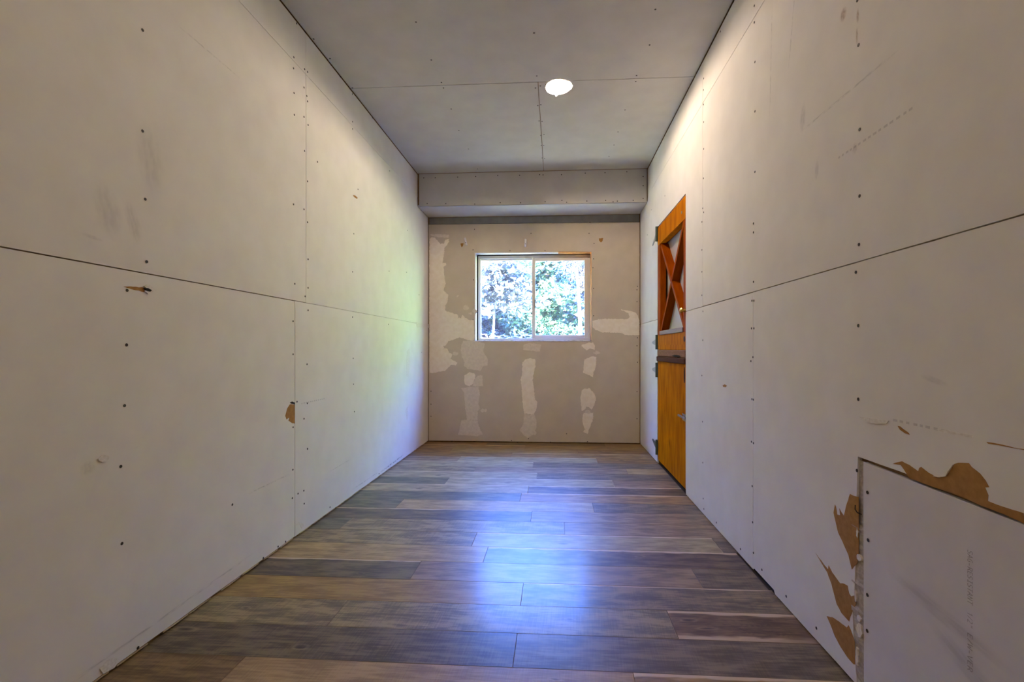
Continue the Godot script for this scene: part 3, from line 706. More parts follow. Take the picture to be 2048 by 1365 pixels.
func lettering(parent: Node, text: String, a: float, b_top: float, b_low: float) -> void:
	# printed down the sheet, letters turned a quarter to the right
	var t := TextMesh.new()
	t.text = text
	var font := SystemFont.new()
	font.font_names = PackedStringArray(["Droid Sans Mono"])
	font.font_italic = true
	t.font = font
	t.font_size = 32
	t.pixel_size = 0.001
	t.depth = 0.0
	t.curve_step = 2.0
	var box := t.get_aabb()
	var sx := (b_top - b_low) / maxf(box.size.x, 0.001)
	var sy := 0.0125 / maxf(box.size.y, 0.001)
	# text x runs down the wall, text y towards the viewer's right (smaller a, +z), face to the room (-x)
	var basis := Basis(Vector3.DOWN * sx, Vector3.BACK * sy, Vector3.LEFT)
	var here := at("right", a - 0.006, (b_top + b_low) / 2, 0.0002)
	put(t, "lettering", M.stamp_ink, parent, Transform3D(basis, here - basis * box.get_center()))


func back_wall() -> void:
	var w := root("wall_back", "far wall painted beige with white joint compound patches round a window", "wall", Vector3.ZERO, "structure")
	var st := begin()
	var z0 := -D - TH
	var z1 := -D - 0.165
	span(st, Vector3(XL - 0.13, -0.02, z0), Vector3(-0.843, C + 0.02, z1), 0.001)
	span(st, Vector3(0.371, -0.02, z0), Vector3(XR + 0.13, C + 0.02, z1), 0.001)
	span(st, Vector3(-0.843, -0.02, z0), Vector3(0.371, 1.047, z1), 0.001)
	span(st, Vector3(-0.843, 1.979, z0), Vector3(0.371, C + 0.02, z1), 0.001)
	build(st, "framing", M.framing, w)
	st = begin()
	prism(st, "back", PackedVector2Array([Vector2(XL + 0.005, 0.010), Vector2(XR - 0.006, 0.010), Vector2(XR - 0.006, 1.2195), Vector2(0.369, 1.2195), Vector2(0.369, 1.049), Vector2(-0.841, 1.049), Vector2(-0.841, 1.2195), Vector2(XL + 0.005, 1.2195)]), -TH, 0)
	build(st, "drywall_panel", M.painted, w)
	st = begin()
	prism(st, "back", PackedVector2Array([Vector2(XL + 0.005, 1.2205), Vector2(-0.841, 1.2205), Vector2(-0.841, 1.975), Vector2(0.02, 1.973), Vector2(0.369, 1.968), Vector2(0.369, 1.2205), Vector2(XR - 0.006, 1.2205), Vector2(XR - 0.006, 2.264), Vector2(XL + 0.005, 2.272)]), -TH, 0)
	build(st, "drywall_panel", M.painted, w)
	st = begin()
	prism(st, "back", PackedVector2Array([Vector2(XL + 0.012, 2.276), Vector2(XR - 0.008, 2.268), Vector2(XR - 0.008, SB - 0.004), Vector2(XL + 0.012, SB - 0.004)]), -TH, -0.002)
	build(st, "drywall_strip", M.strip, w).set_meta("label", "unpainted grey strip under the soffit")
	screws("back", BACK_SCREWS, w)
	var k := 0
	for p in [[COMPOUND_CORNER, 0], [COMPOUND_TOP, 1], [COMPOUND_UNDER_SILL, 1], [COMPOUND_DAB, 0], [COMPOUND_DAB_SMEAR, 1], [COMPOUND_STRIP_LOW, 1], [COMPOUND_FOOT, 1], [COMPOUND_SILL_MIDDLE, 1], [COMPOUND_LONG, 0], [COMPOUND_LONG_FOOT, 1], [COMPOUND_SILL_RIGHT, 0], [COMPOUND_PATCH_HIGH, 0], [COMPOUND_PATCH_MIDDLE, 0], [COMPOUND_PATCH_LOW, 0], [COMPOUND_BAND, 0]]:
		patch("back", p[0], "compound_patch", M.compound if p[1] == 0 else M.compound_thin, w, 0.0010 + 0.00004 * k, 0.009)
		k += 1
	for s in [[-0.84, 1.36, 0.05, 0.05], [-0.88, 1.34, 0.04, 0.03], [-0.93, 1.40, 0.06, 0.05], [-1.02, 1.52, 0.03, 0.02], [-1.04, 0.92, 0.06, 0.04], [-0.80, 0.62, 0.07, 0.08], [0.42, 0.93, 0.08, 0.03], [-0.22, 0.10, 0.05, 0.04], [0.33, 0.32, 0.06, 0.05], [-0.74, 0.33, 0.07, 0.03]]:
		st = begin()
		var poly := PackedVector2Array()
		for i in 11:
			var a := TAU * i / 11
			poly.append(Vector2(s[0] + cos(a) * s[2] / 2, s[1] + sin(a) * s[3] / 2))
		prism(st, "back", ragged(poly, 0.018, 0.008, s[0] * 300), 0.0, 0.0008)
		build(st, "compound_speck", M.compound_thin, w)
	# left behind where a curtain rod hung: two wall plugs, two torn holes
	for q in [[-0.931, 2.087, 0.24], [-0.309, 2.066, 0.0]]:
		st = begin()
		cbox(st, at("back", q[0], q[1], 0.006), Vector3(0.0105, 0.042, 0.008), 0.004, Basis(Vector3.BACK, q[2]))
		var o := build(st, "bracket_clip", M.white_plastic, w)
		st = begin()
		tube(st, [at("back", q[0], q[1] - 0.012, 0.012), at("back", q[0], q[1] - 0.012, 0.0165)], [0.004, 0.0035], 8)
		build(st, "screw_cap", M.screw, o)
	for q in [[-0.972, 2.053, 0.016, 0.024], [0.466, 2.085, 0.022, 0.026]]:
		var poly := PackedVector2Array([Vector2(q[0] - q[2], q[1] + q[3] * 0.7), Vector2(q[0] + q[2], q[1] + q[3] * 0.8), Vector2(q[0] + q[2] * 0.7, q[1] - q[3] * 0.3), Vector2(q[0], q[1] - q[3]), Vector2(q[0] - q[2] * 0.8, q[1] - q[3] * 0.2)])
		patch("back", poly, "torn_hole", M.kraft, w, 0.0008, 0.005)
	# plaster bead along the window's lower edge
	st = begin()
	var bead := []
	var radii := []
	for i in 60:
		var x := -0.84 + 1.2 * i / 59.0
		bead.append(at("back", x, 1.052 + 0.004 * noise.get_noise_1d(i * 31.0), 0.0))
		radii.append(0.006 + 0.005 * noise.get_noise_1d(i * 47.0 + 300))
	tube(st, bead, radii, 6)
	build(st, "plaster_bead", M.plaster, w)
	# the opening's linings: drywall left and above, bare timber on the right and upper right
	st = begin()
	span(st, Vector3(-0.843, 1.06, -D - 0.004), Vector3(-0.831, 1.975, -D - 0.10), 0.001)
	span(st, Vector3(-0.842, 1.966, -D - 0.004), Vector3(0.03, 1.978, -D - 0.10), 0.001)
	build(st, "reveal_lining", M.plaster, w)
	st = begin()
	span(st, Vector3(0.03, 1.963, -D - 0.002), Vector3(0.371, 1.981, -D - 0.10), 0.001)
	span(st, Vector3(0.366, 1.06, -D - 0.004), Vector3(0.374, 1.966, -D - 0.10), 0.001)
	build(st, "reveal_timber", M.fir, w)


func front_wall() -> void:
	var w := root("wall_front", "plain drywall wall closing the room behind the viewpoint", "wall", Vector3.ZERO, "structure")
	var st := begin()
	span(st, Vector3(XL - 0.13, -0.02, -NEAR_END + TH), Vector3(XR + 0.13, C + 0.02, -NEAR_END + 0.13), 0.001)
	build(st, "framing", M.framing, w)
	for b in [[0.01, 1.2185], [1.2215, C - 0.004]]:
		st = begin()
		sheet(st, "front", XL + 0.004, XR - 0.004, b[0], b[1])
		build(st, "drywall_panel", M.paper, w)


func ceiling() -> void:
	var w := root("ceiling", "ceiling of grey drywall sheets with a boxed soffit at the far end", "ceiling", Vector3.ZERO, "structure")
	var st := begin()  # joists and decking, with a well for each lamp
	var y0 := C + TH
	var y1 := C + 0.2
	var from := -NEAR_END + 0.13
	for l in [LAMP2, LAMP]:
		span(st, Vector3(XL - 0.13, y0, from), Vector3(XR + 0.13, y1, l.z + 0.105), 0.001)
		span(st, Vector3(XL - 0.13, y0, l.z + 0.105), Vector3(l.x - 0.105, y1, l.z - 0.105), 0.001)
		span(st, Vector3(l.x + 0.105, y0, l.z + 0.105), Vector3(XR + 0.13, y1, l.z - 0.105), 0.001)
		span(st, Vector3(l.x - 0.11, y0 + 0.14, l.z + 0.11), Vector3(l.x + 0.11, y1, l.z - 0.11), 0.001)
		from = l.z - 0.105
	span(st, Vector3(XL - 0.13, y0, from), Vector3(XR + 0.13, y1, -D - 0.165), 0.001)
	build(st, "framing", M.framing, w)
	# sheets; the lamp's hole is hacked out of two of them
	var cd := -LAMP.z
	var rim := func(t: float) -> Vector2:
		var r := HOLE + 0.004 * noise.get_noise_1d(t * 300.0)
		return Vector2(LAMP.x + cos(t) * r, cd + sin(t) * r)
	var near_edge := 3.034
	var far_edge := 3.039
	for s in [0, 1]:
		var e := near_edge if s == 0 else far_edge
		var t0 := asin((e - cd) / HOLE)
		var poly := PackedVector2Array()
		if s == 0:
			poly.append_array([Vector2(XL + 0.004, 0.6), Vector2(XR - 0.004, 0.6), Vector2(XR - 0.004, e)])
			for i in 13:  # from the right along the near arc to the left
				poly.append(rim.call(lerpf(t0, -PI - t0, i / 12.0)))
			poly.append(Vector2(XL + 0.004, e))
		else:
			poly.append(Vector2(-0.1085, e))
			for i in 37:  # from the left round the far side to the right
				poly.append(rim.call(lerpf(PI - t0, t0, i / 36.0)))
			poly.append_array([Vector2(XR - 0.004, e), Vector2(XR - 0.004, SD - 0.001), Vector2(-0.1085, SD - 0.001)])
		st = begin()
		prism(st, "ceiling", poly, -TH, 0)
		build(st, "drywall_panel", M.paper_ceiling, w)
	st = begin()
	prism(st, "ceiling", rect(XL + 0.004, -0.1125, far_edge, SD - 0.001), -TH, 0)
	build(st, "drywall_panel", M.paper_ceiling, w)
	for s in [[NEAR_END, -LAMP2.z, -1.0], [-LAMP2.z, 0.597, 1.0]]:  # behind the viewpoint: two sheets meeting at the added fill lamp
		var poly := PackedVector2Array([Vector2(XL + 0.004, s[1] if s[2] < 0 else s[0])])
		for i in 17:
			var t: float = lerpf(PI, 0.0, i / 16.0) * s[2]
			poly.append(Vector2(LAMP2.x + cos(t) * HOLE, -LAMP2.z + sin(t) * HOLE))
		poly.append_array([Vector2(XR - 0.004, -LAMP2.z), Vector2(XR - 0.004, s[0] if s[2] < 0 else s[1]), Vector2(XL + 0.004, s[0] if s[2] < 0 else s[1])])
		st = begin()
		prism(st, "ceiling", poly, -TH, 0)
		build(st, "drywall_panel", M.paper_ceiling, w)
	screws("ceiling", CEILING_SCREWS, w)
	# soffit
	st = begin()
	span(st, Vector3(XL - 0.01, SB + TH, -SD - TH), Vector3(XR + 0.01, C + 0.01, -D - 0.01), 0.001)
	build(st, "soffit_framing", M.framing, w)
	st = begin()
	prism(st, "soffit", rect(XL + 0.018, XR - 0.008, SB, C - 0.004), -TH, 0)
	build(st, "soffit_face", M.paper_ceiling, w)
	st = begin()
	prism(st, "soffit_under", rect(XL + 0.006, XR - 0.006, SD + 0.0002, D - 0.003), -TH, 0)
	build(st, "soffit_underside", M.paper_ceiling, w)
	screws("soffit", SOFFIT_SCREWS, w)


func window() -> void:
	var w := root("window_1", "white vinyl sliding window in the far wall looking onto trees", "window", Vector3.ZERO, "structure")
	var za := -5.058  # room side of the frame
	var zb := -5.118
	var st := begin()
	span(st, Vector3(-0.819, 1.0832, za), Vector3(-0.793, 1.9258, zb), 0.002)
	span(st, Vector3(0.341, 1.0832, za), Vector3(0.366, 1.9258, zb), 0.002)
	span(st, Vector3(-0.819, 1.926, za), Vector3(0.366, 1.958, zb), 0.002)
	span(st, Vector3(-0.819, 1.060, za), Vector3(0.366, 1.083, zb), 0.002)
	build(st, "window_frame", M.vinyl, w)
	st = begin()  # dark shim gap round the frame
	for g in [[-0.846, -0.8192, 1.044, 1.982], [0.3662, 0.374, 1.044, 1.982], [-0.819, 0.366, 1.9582, 1.982], [-0.819, 0.366, 1.044, 1.0598]]:
		span(st, Vector3(g[0], g[2], -5.075), Vector3(g[1], g[3], -5.11), 0.0)
	build(st, "shim_gap", M.gasket, w)
	# left: fixed light
	var fixed := begin()
	span(fixed, Vector3(-0.792, 1.914, za - 0.03), Vector3(-0.2475, 1.9255, zb + 0.001), 0.002)
	span(fixed, Vector3(-0.247, 1.0835, za - 0.028), Vector3(-0.222, 1.9255, zb + 0.001), 0.002)
	build(fixed, "fixed_sash", M.vinyl, w)
	st = begin()
	span(st, Vector3(-0.794, 1.082, za - 0.045), Vector3(-0.246, 1.916, za - 0.049), 0.0)
	build(st, "glass_pane", M.glass, w)
	# right: sliding sash with its own stiles and rails
	var s := begin()
	span(s, Vector3(-0.247, 1.083, za + 0.002), Vector3(-0.212, 1.930, za - 0.026), 0.003)
	span(s, Vector3(0.303, 1.083, za + 0.002), Vector3(0.340, 1.930, za - 0.026), 0.003)
	span(s, Vector3(-0.213, 1.083, za + 0.002), Vector3(0.304, 1.116, za - 0.026), 0.003)
	span(s, Vector3(-0.213, 1.897, za + 0.002), Vector3(0.304, 1.930, za - 0.026), 0.003)
	var sash := build(s, "sliding_sash", M.vinyl, w)
	st = begin()
	span(st, Vector3(-0.213, 1.114, za - 0.012), Vector3(0.304, 1.899, za - 0.016), 0.0)
	build(st, "glass_pane", M.glass, sash)
	st = begin()
	span(st, Vector3(-0.218, 1.40, za + 0.014), Vector3(-0.210, 1.49, za + 0.001), 0.003)
	build(st, "latch", M.gasket, sash)


func door() -> void:
	# two leaves, one above the other, flush in the right wall; d runs away from the camera
	var w := root("door_1", "orange stained wooden Dutch door with X-braced upper window", "door", Vector3.ZERO, "structure")
	var d0 := 3.250
	var d1 := 4.121
	var piece := func(st: SurfaceTool, a0: float, a1: float, b0: float, b1: float, n0: float, n1: float, c: float) -> void:
		span(st, at("right", a0, b0, n0), at("right", a1, b1, n1), c)
	var st := begin()
	piece.call(st, d0, d1, 0.034, 0.868, -0.05, -0.003, 0.002)
	build(st, "lower_leaf", M.ply, w)
	st = begin()
	piece.call(st, d0, d1, 0.868, 0.908, -0.05, 0.010, 0.004)
	build(st, "ledge", M.ledge_dark, w)
	st = begin()
	piece.call(st, d0, d1, 0.908, 0.962, -0.05, 0.002, 0.006)
	var lb := build(st, "ledge_board", M.weathered, w)
	lb.set_meta("label", "weathered grey-brown board with a dark split")
	st = begin()
	prism(st, "right", ragged(PackedVector2Array([Vector2(3.36, 0.916), Vector2(3.42, 0.908), Vector2(3.56, 0.914), Vector2(3.62, 0.92), Vector2(3.5, 0.928), Vector2(3.4, 0.926)]), 0.004, 0.02), 0.0, 0.0028)
	build(st, "split", M.hole, lb)
	# upper leaf
	st = begin()
	piece.call(st, d0, d1, 0.964, 1.086, -0.05, -0.002, 0.002)
	build(st, "bottom_rail", M.ply, w)
	st = begin()
	piece.call(st, d0, d1, 1.842, 1.996, -0.05, -0.002, 0.002)
	build(st, "top_rail", M.ply, w)
	for s in [[d0, 3.312], [4.032, d1]]:
		st = begin()
		piece.call(st, s[0], s[1], 1.086, 1.842, -0.05, -0.003, 0.002)
		build(st, "stile", M.brace, w)
	st = begin()
	piece.call(st, 3.312, 4.032, 1.084, 1.118, -0.06, 0.004, 0.003)
	build(st, "window_sill", M.sill_strip, w)
	st = begin()
	piece.call(st, 3.312, 4.032, 1.846, 1.862, -0.06, -0.012, 0.002)
	build(st, "window_head", M.brace, w)
	st = begin()
	piece.call(st, 3.30, 4.045, 1.09, 1.87, -0.072, -0.066, 0.001)
	build(st, "frosted_pane", M.frosted, w)
	# the X: one board through, the other in two halves
	var p := [Vector2(4.026, 1.828), Vector2(3.318, 1.128), Vector2(3.318, 1.840), Vector2(4.026, 1.124)]
	for q in [[p[0], p[1], -0.006], [p[2], p[3], -0.008]]:
		var u: Vector2 = (q[1] - q[0]).normalized()
		var o := Vector2(-u.y, u.x) * 0.016
		var a: Vector2 = q[0]
		var b: Vector2 = q[1]
		st = begin()
		prism(st, "right", PackedVector2Array([a - o, b - o, b + o, a + o]), -0.066, q[2])
		build(st, "cross_brace", M.brace, w)
	st = begin()  # a silver plate on the top rail
	piece.call(st, 3.34, 3.358, 1.898, 1.916, -0.003, 0.0005, 0.001)
	build(st, "plate", M.strap, w)
	# hinges on the far edge: knuckle plate and a pointed strap on the wall
	for y in [1.945, 1.028, 0.792, 0.137]:
		var h := begin()
		tube(h, [at("right", 4.128, y - 0.062, 0.008), at("right", 4.128, y + 0.062, 0.008)], [0.009, 0.009], 10)
		span(h, at("right", 4.112, y - 0.062, 0.0), at("right", 4.150, y + 0.062, 0.005), 0.001)
		var hinge := build(h, "hinge", M.hinge, w)
		st = begin()
		var tilt := -0.05 if y > 1.5 else (0.03 if y < 0.5 else 0.0)
		prism(st, "right", PackedVector2Array([Vector2(4.150, y - 0.03), Vector2(4.150, y + 0.03), Vector2(4.31, y + 0.008 + tilt), Vector2(4.335, y + tilt), Vector2(4.31, y - 0.012 + tilt)]), 0.0, 0.004)
		build(st, "strap", M.strap if y > 0.5 else M.hinge, hinge)
	# latch side
	st = begin()
	tube(st, [at("right", 3.268, 1.228, -0.0023), at("right", 3.268, 1.228, 0.0105), at("right", 3.268, 1.228, 0.0135), at("right", 3.268, 1.228, 0.0225), at("right", 3.268, 1.228, 0.03), at("right", 3.268, 1.228, 0.0338)], [0.013, 0.009, 0.016, 0.021, 0.017, 0.006], 14)
	build(st, "knob", M.brass, w)
	st = begin()
	span(st, at("right", 3.252, 0.487, -0.003), at("right", 3.32, 0.535, 0.003), 0.001)
	tube(st, [at("right", 3.252, 0.511, 0.009), at("right", 3.385, 0.511, 0.009)], [0.010, 0.010], 10)
	build(st, "bolt", M.chrome, w)
	for q in [[3.283, 1.037, 0.030, 0.020], [3.283, 0.795, 0.020, 0.055]]:
		st = begin()
		var poly := PackedVector2Array()
		for i in 14:
			poly.append(Vector2(q[0] + cos(TAU * i / 14) * q[2] * 0.7, q[1] + sin(TAU * i / 14) * q[3]))
		prism(st, "right", poly, -0.004, -0.0012)
		build(st, "finger_notch", M.notch, w)


func lamp(label: String, where: Vector3, energy: float) -> void:
	var l := root("recessed_lamp", label, "lamp", where)
	var st := begin()
	lathe(st, [Vector2(0.084, 0.004), Vector2(0.080, 0.010), Vector2(0.072, 0.030), Vector2(0.068, 0.10), Vector2(0.0, 0.102)], 32, false)
	lathe(st, [Vector2(0.0845, 0.004), Vector2(0.0845, 0.012), Vector2(0.074, 0.104), Vector2(0.0, 0.106)], 32, true)
	build(st, "can", M.can, l)
	# a loose trim ring, hanging a little lower at the far left
	st = begin()
	var n := 40
	for k in n:
		var p: Array[Vector3] = []
		for e in [0, 1]:
			var a: float = TAU * (k + e) / n
			var d := Vector3(cos(a), 0, sin(a))
			var low := 0.0052 * d.x + 0.0073 * d.z - 0.0006 * absf(noise.get_noise_1d((k + e) % n * 60.0)) * 3.0
			p.append_array([d * 0.0835 + Vector3.UP * 0.02, d * 0.0835 + Vector3.UP * low, d * 0.086 + Vector3.UP * low, d * 0.086 + Vector3.UP * 0.02])
		var o := Vector3(cos(TAU * (k + 0.5) / n), 0, sin(TAU * (k + 0.5) / n))
		quad(st, p[0], p[4], p[5], p[1], -o)
		quad(st, p[1], p[5], p[6], p[2], Vector3.DOWN)
		quad(st, p[2], p[6], p[7], p[3], o)
	build(st, "trim_ring", M.can, l)
	st = begin()
	lathe(st, [Vector2(0.045, 0.036), Vector2(0.046, 0.030), Vector2(0.034, 0.024), Vector2(0.014, 0.022), Vector2(0.0, 0.0215)], 28, true)
	lathe(st, [Vector2(0.045, 0.036), Vector2(0.0, 0.036)], 28, true)
	build(st, "bulb_lens", M.lens, l)
	st = begin()
	cbox(st, Vector3(-0.016, -0.010, -0.084), Vector3(0.006, 0.007, 0.0016), 0.001, Basis(Vector3.BACK, 0.5))
	build(st, "trim_tab", M.can, l)
	for k in 2:
		st = begin()
		var s := -1.0 if k == 0 else 1.0
		cbox(st, Vector3(0.056 * s, 0.030, 0.02), Vector3(0.002, 0.016, 0.006), 0.001, Basis(Vector3.BACK, -0.6 * s))
		build(st, "spring_clip", M.strap, l)
	var o := OmniLight3D.new()
	o.name = "lamp_light"
	o.light_color = Color(1.0, 0.785, 0.605).linear_to_srgb()
	o.light_energy = energy
	o.light_size = 0.0085
	o.omni_range = 20.0
	o.omni_attenuation = 2.0
	o.shadow_enabled = true
	o.position = Vector3(0, 0.0125, 0)
	l.add_child(o)


# ---------------------------------------------------------------- outdoors
func spray_mesh(n: int, length: float, width: float, open: float, seeded: int) -> Mesh:
	var rng := RandomNumberGenerator.new()
	rng.seed = seeded
	var st := begin()
	for i in n:
		var yaw := TAU * i / n + rng.randf_range(-0.4, 0.4)
		var lift := rng.randf_range(open - 0.35, open + 0.35)
		var d := Vector3(cos(yaw) * cos(lift), sin(lift), sin(yaw) * cos(lift))
		var side := d.cross(Vector3.UP).normalized() * width / 2.0
		var l := length * rng.randf_range(0.7, 1.1)
		var a := d * l * 0.12
		var m := d * l * 0.5 + Vector3.UP * l * 0.05
		var t := d * l - Vector3.UP * l * 0.08
		var up := side.cross(d)
		tri(st, a, m + side, m, up)
		tri(st, a, m, m - side, up)
		tri(st, t, m, m + side, up)
		tri(st, t, m - side, m, up)
	return st.commit()


func foliage(parent: Node, mesh: Mesh, m: Material, places: Array) -> void:
	var mm := MultiMesh.new()
	mm.transform_format = MultiMesh.TRANSFORM_3D
	mm.mesh = mesh
	mm.instance_count = places.size()
	for i in places.size():
		mm.set_instance_transform(i, places[i])
	var o := MultiMeshInstance3D.new()
	o.name = "foliage"
	o.multimesh = mm
	o.material_override = m
	o.set_meta("kind", "stuff")
	parent.add_child(o, true)


func tree(called: String, label: String, x: float, d: float, h: float, r: float, crown_low: float, leaves: int, tone: int, trunk_r: float, pale: bool, seeded: int) -> void:
	var t := root(called, label, "tree", Vector3(x, GROUND, -d), "", "")
	var rng := RandomNumberGenerator.new()
	rng.seed = seeded
	var pts := []
	var radii := []
	var bend := Vector3(rng.randf_range(-0.2, 0.2), 0, rng.randf_range(-0.2, 0.2))
	for i in 8:
		var f := i / 7.0
		pts.append(Vector3(0, h * 0.94 * f, 0) + bend * sin(f * 4.0))
		radii.append(lerpf(trunk_r, trunk_r * 0.15, f))
	var st := begin()
	tube(st, pts, radii, 10)
	build(st, "trunk", M.bark if pale else M.bark_dark, t)
	var tips := []
	for k in 14:
		var f := lerpf(crown_low / h, 0.95, k / 13.0)
		var from: Vector3 = (pts[int(f * 7)] as Vector3).lerp(pts[mini(7, int(f * 7) + 1)], fposmod(f * 7, 1.0))
		var yaw := k * 2.4 + rng.randf()
		var reach := r * (1.0 - 0.55 * (k / 13.0)) * rng.randf_range(0.75, 1.05)
		var to := from + Vector3(cos(yaw) * reach, reach * rng.randf_range(0.05, 0.45), sin(yaw) * reach)
		var mid := from.lerp(to, 0.5) + Vector3(0, reach * 0.08, 0)
		st = begin()
		tube(st, [from, mid, to], [trunk_r * 0.32 * (1.1 - f), trunk_r * 0.2 * (1.1 - f), 0.006], 6)
		build(st, "branch", M.bark if pale else M.bark_dark, t)
		tips.append([from, mid, to])
	var places := []
	for i in leaves:
		var b: Array = tips[rng.randi() % tips.size()]
		var f := sqrt(rng.randf())
		var p: Vector3 = (b[0] as Vector3).lerp(b[2], f) + Vector3(rng.randfn(), rng.randfn() * 0.7, rng.randfn()) * r * 0.2
		p.y = maxf(p.y, 0.1)
		places.append(Transform3D(Basis.from_euler(Vector3(rng.randf_range(-0.9, 0.9), rng.randf() * TAU, rng.randf_range(-0.9, 0.9))).scaled(Vector3.ONE * rng.randf_range(0.7, 1.3)), p))
	foliage(t, spray_mesh(7, 0.286 if tone > 3 else 0.11, 0.128 if tone > 3 else 0.04, 0.5, seeded), M.leaves[tone], places)


func shrub(label: String, x: float, d: float, h: float, fronds: int, tone: int, seeded: int) -> void:
	# arching fronds from one stool, each set with narrow leaflets
	var s := root("fern_shrub", label, "shrub", Vector3(x, GROUND, -d))
	var rng := RandomNumberGenerator.new()
	rng.seed = seeded
	var st := begin()
	var places := []
	for k in fronds:
		var yaw := k * 2.39996 + rng.randf() * 0.3
		var out := rng.randf_range(0.35, 0.9) * h
		var top := rng.randf_range(0.75, 1.05) * h
		var p := []
		for i in 7:
			var f := i / 6.0
			p.append(Vector3(cos(yaw) * out * f * f, top * (f - 0.35 * f * f * f), sin(yaw) * out * f * f))
		tube(st, p, [0.014, 0.012, 0.011, 0.009, 0.007, 0.005, 0.003], 5)
		for i in 22:
			var f := lerpf(0.25, 1.0, i / 21.0)
			var q: Vector3 = (p[int(f * 5.999)] as Vector3).lerp(p[int(f * 5.999) + 1], fposmod(f * 5.999, 1.0))
			places.append(Transform3D(Basis.from_euler(Vector3(rng.randf_range(-0.5, 0.5), rng.randf() * TAU, rng.randf_range(-0.5, 0.5))).scaled(Vector3.ONE * rng.randf_range(0.6, 1.1)), q))
	build(st, "stems", M.bark, s)
	foliage(s, spray_mesh(5, 0.24, 0.03, 0.1, seeded), M.leaves[tone], places)


func outdoors() -> void:
	var st := begin()
	cbox(st, Vector3(0, GROUND - 0.1, -30), Vector3(40, 0.1, 24.6), 0.01)
	var g := build(st, "ground", M.soil)
	g.set_meta("label", "pale sunlit ground under the trees outside the window")
	g.set_meta("category", "ground")
	g.set_meta("kind", "structure")
	tree("leafy_tree", "pale leafy tree just outside, behind the left window pane", -1.08, 8.6, 3.3, 0.75, 2.3, 900, 0, 0.05, true, 1)
	tree("leafy_tree", "pale leafy tree outside with a straight white trunk at the right pane's edge", 0.42, 9.6, 4.3, 0.7, 3.4, 600, 2, 0.065, true, 2)
	tree("leafy_tree", "greener tree outside behind the middle of the window", -0.45, 12.0, 4.2, 1.3, 0.5, 7000, 3, 0.12, false, 3)
	tree("leafy_tree", "tree at the back left seen through the left pane", -2.3, 14.0, 4.9, 1.8, 0.4, 11000, 2, 0.14, false, 4)
	tree("leafy_tree", "tree at the back right seen through the right pane", 1.2, 14.5, 5.0, 1.8, 0.4, 11000, 2, 0.14, false, 5)
	tree("leafy_tree", "bushy tree furthest back in line with the middle bar of the window", -0.7, 17.0, 5.6, 2.4, 0.3, 16000, 2, 0.16, false, 6)
	shrub("arching pale shrub outside behind the lower left of the left pane", -1.25, 7.4, 2.3, 18, 6, 21)
	shrub("spreading pale shrub outside behind the lower right pane", 0.42, 7.6, 2.6, 24, 6, 22)
	shrub("small arching shrub outside behind the lower middle of the window", -0.4, 9.4, 2.2, 12, 6, 23)
	tree("leafy_tree", "yellow-green tree outside, first to the right out of view, placed to light the left wall", 3.0, 10.4, 6.4, 2.1, 0.2, 6000, 4, 0.15, false, 7)  # row out of view, placed to throw green light on the left wall
	tree("leafy_tree", "yellow-green tree outside, second to the right out of view, placed to light the left wall", 4.6, 9.2, 6.6, 2.2, 0.2, 6000, 4, 0.15, false, 8)
	tree("leafy_tree", "yellow-green tree outside, third to the right out of view, placed to light the left wall", 6.2, 8.0, 6.8, 2.2, 0.2, 6000, 4, 0.15, false, 9)
	tree("leafy_tree", "yellow-green tree outside, furthest to the right out of view, placed to light the left wall", 7.2, 5.9, 7.0, 2.2, 0.2, 5000, 4, 0.15, false, 12)
	tree("leafy_tree", "grey-green tree outside, first to the left out of view, placed to keep sky light off the right wall", -4.4, 10.0, 7.6, 2.3, 0.2, 5000, 5, 0.15, false, 10)  # row out of view, placed to hold sky light off the right wall
	tree("leafy_tree", "grey-green tree outside, second to the left out of view, placed to keep sky light off the right wall", -5.4, 8.2, 7.8, 2.3, 0.2, 5000, 5, 0.15, false, 11)
	tree("leafy_tree", "grey-green tree outside, furthest to the left out of view, placed to keep sky light off the right wall", -6.2, 6.0, 8.0, 2.3, 0.2, 4000, 5, 0.15, false, 13)
	tree("leafy_tree", "grey-green tree outside out of view just left of the window, tallest there, placed to keep sky light off the right wall", -4.2, 13.0, 8.6, 1.9, 0.2, 5000, 5, 0.15, false, 14)  # unseen, closes the patch of sky that reached the low right wall



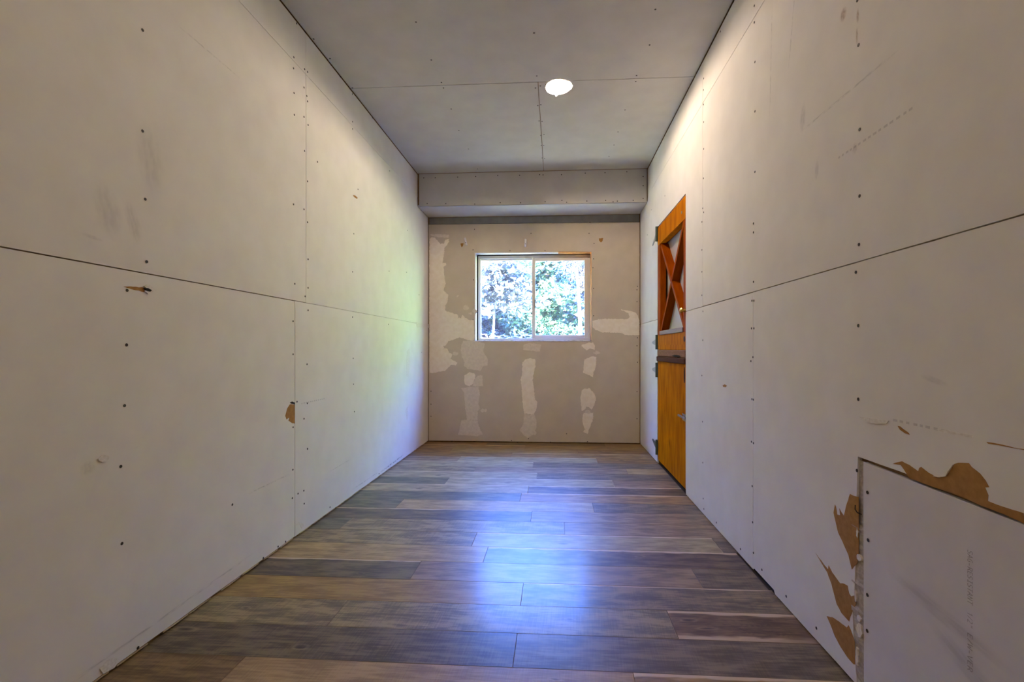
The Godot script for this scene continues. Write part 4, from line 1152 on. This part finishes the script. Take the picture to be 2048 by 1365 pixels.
const GROUND := -0.55
const LAMP_ENERGY := 0.63
const SUN_ENERGY := 150.0
const SKY_ENERGY := 58.0


func _ready() -> void:
	# camera: a very wide lens a little below chest height, turned 3.6 degrees to the left, frame shifted
	var cam := Camera3D.new()
	cam.name = "camera"
	var near := 0.05
	cam.set_frustum(near * 1365.0 / 960.0, Vector2(-27.14, 15.43) / 960.0 * near, near, 200.0)
	cam.position = Vector3(0, 0.97211, 0)
	cam.rotation.y = 0.06211
	add_child(cam)
	cam.current = true
	# sky, sun, exposure
	var sky_mat := ProceduralSkyMaterial.new()
	sky_mat.sky_top_color = Color(0.09, 0.24, 1.0).linear_to_srgb()
	sky_mat.sky_horizon_color = Color(0.20, 0.40, 1.0).linear_to_srgb()
	sky_mat.ground_bottom_color = Color(0.12, 0.16, 0.08).linear_to_srgb()
	sky_mat.ground_horizon_color = Color(0.16, 0.22, 0.14).linear_to_srgb()
	sky_mat.sun_angle_max = 1.0
	var sky := Sky.new()
	sky.sky_material = sky_mat
	var env := Environment.new()
	env.background_mode = Environment.BG_SKY
	env.sky = sky
	env.background_energy_multiplier = SKY_ENERGY
	env.tonemap_mode = Environment.TONE_MAPPER_LINEAR
	env.tonemap_exposure = 2.0
	env.sdfgi_enabled = true
	env.ssao_enabled = true
	env.ssil_enabled = true
	var we := WorldEnvironment.new()
	we.name = "environment"
	we.environment = env
	add_child(we)
	var sun := DirectionalLight3D.new()
	sun.name = "sun"
	sun.light_color = Color(1.0, 0.95, 0.82)
	sun.light_energy = SUN_ENERGY
	sun.light_angular_distance = 0.5
	sun.shadow_enabled = true
	sun.rotation_degrees = Vector3(-36, -30, 0)
	add_child(sun)

	make_materials()
	screw_mesh = screw_shape()
	floor_boards()
	left_wall()
	right_wall()
	back_wall()
	front_wall()
	ceiling()
	window()
	door()
	lamp("lit recessed ceiling lamp glowing warm white in a rough-cut hole", LAMP, LAMP_ENERGY)
	lamp("added fill lamp recessed in the ceiling behind the viewpoint, brightening the near walls", LAMP2, LAMP_ENERGY * 0.42)
	outdoors()
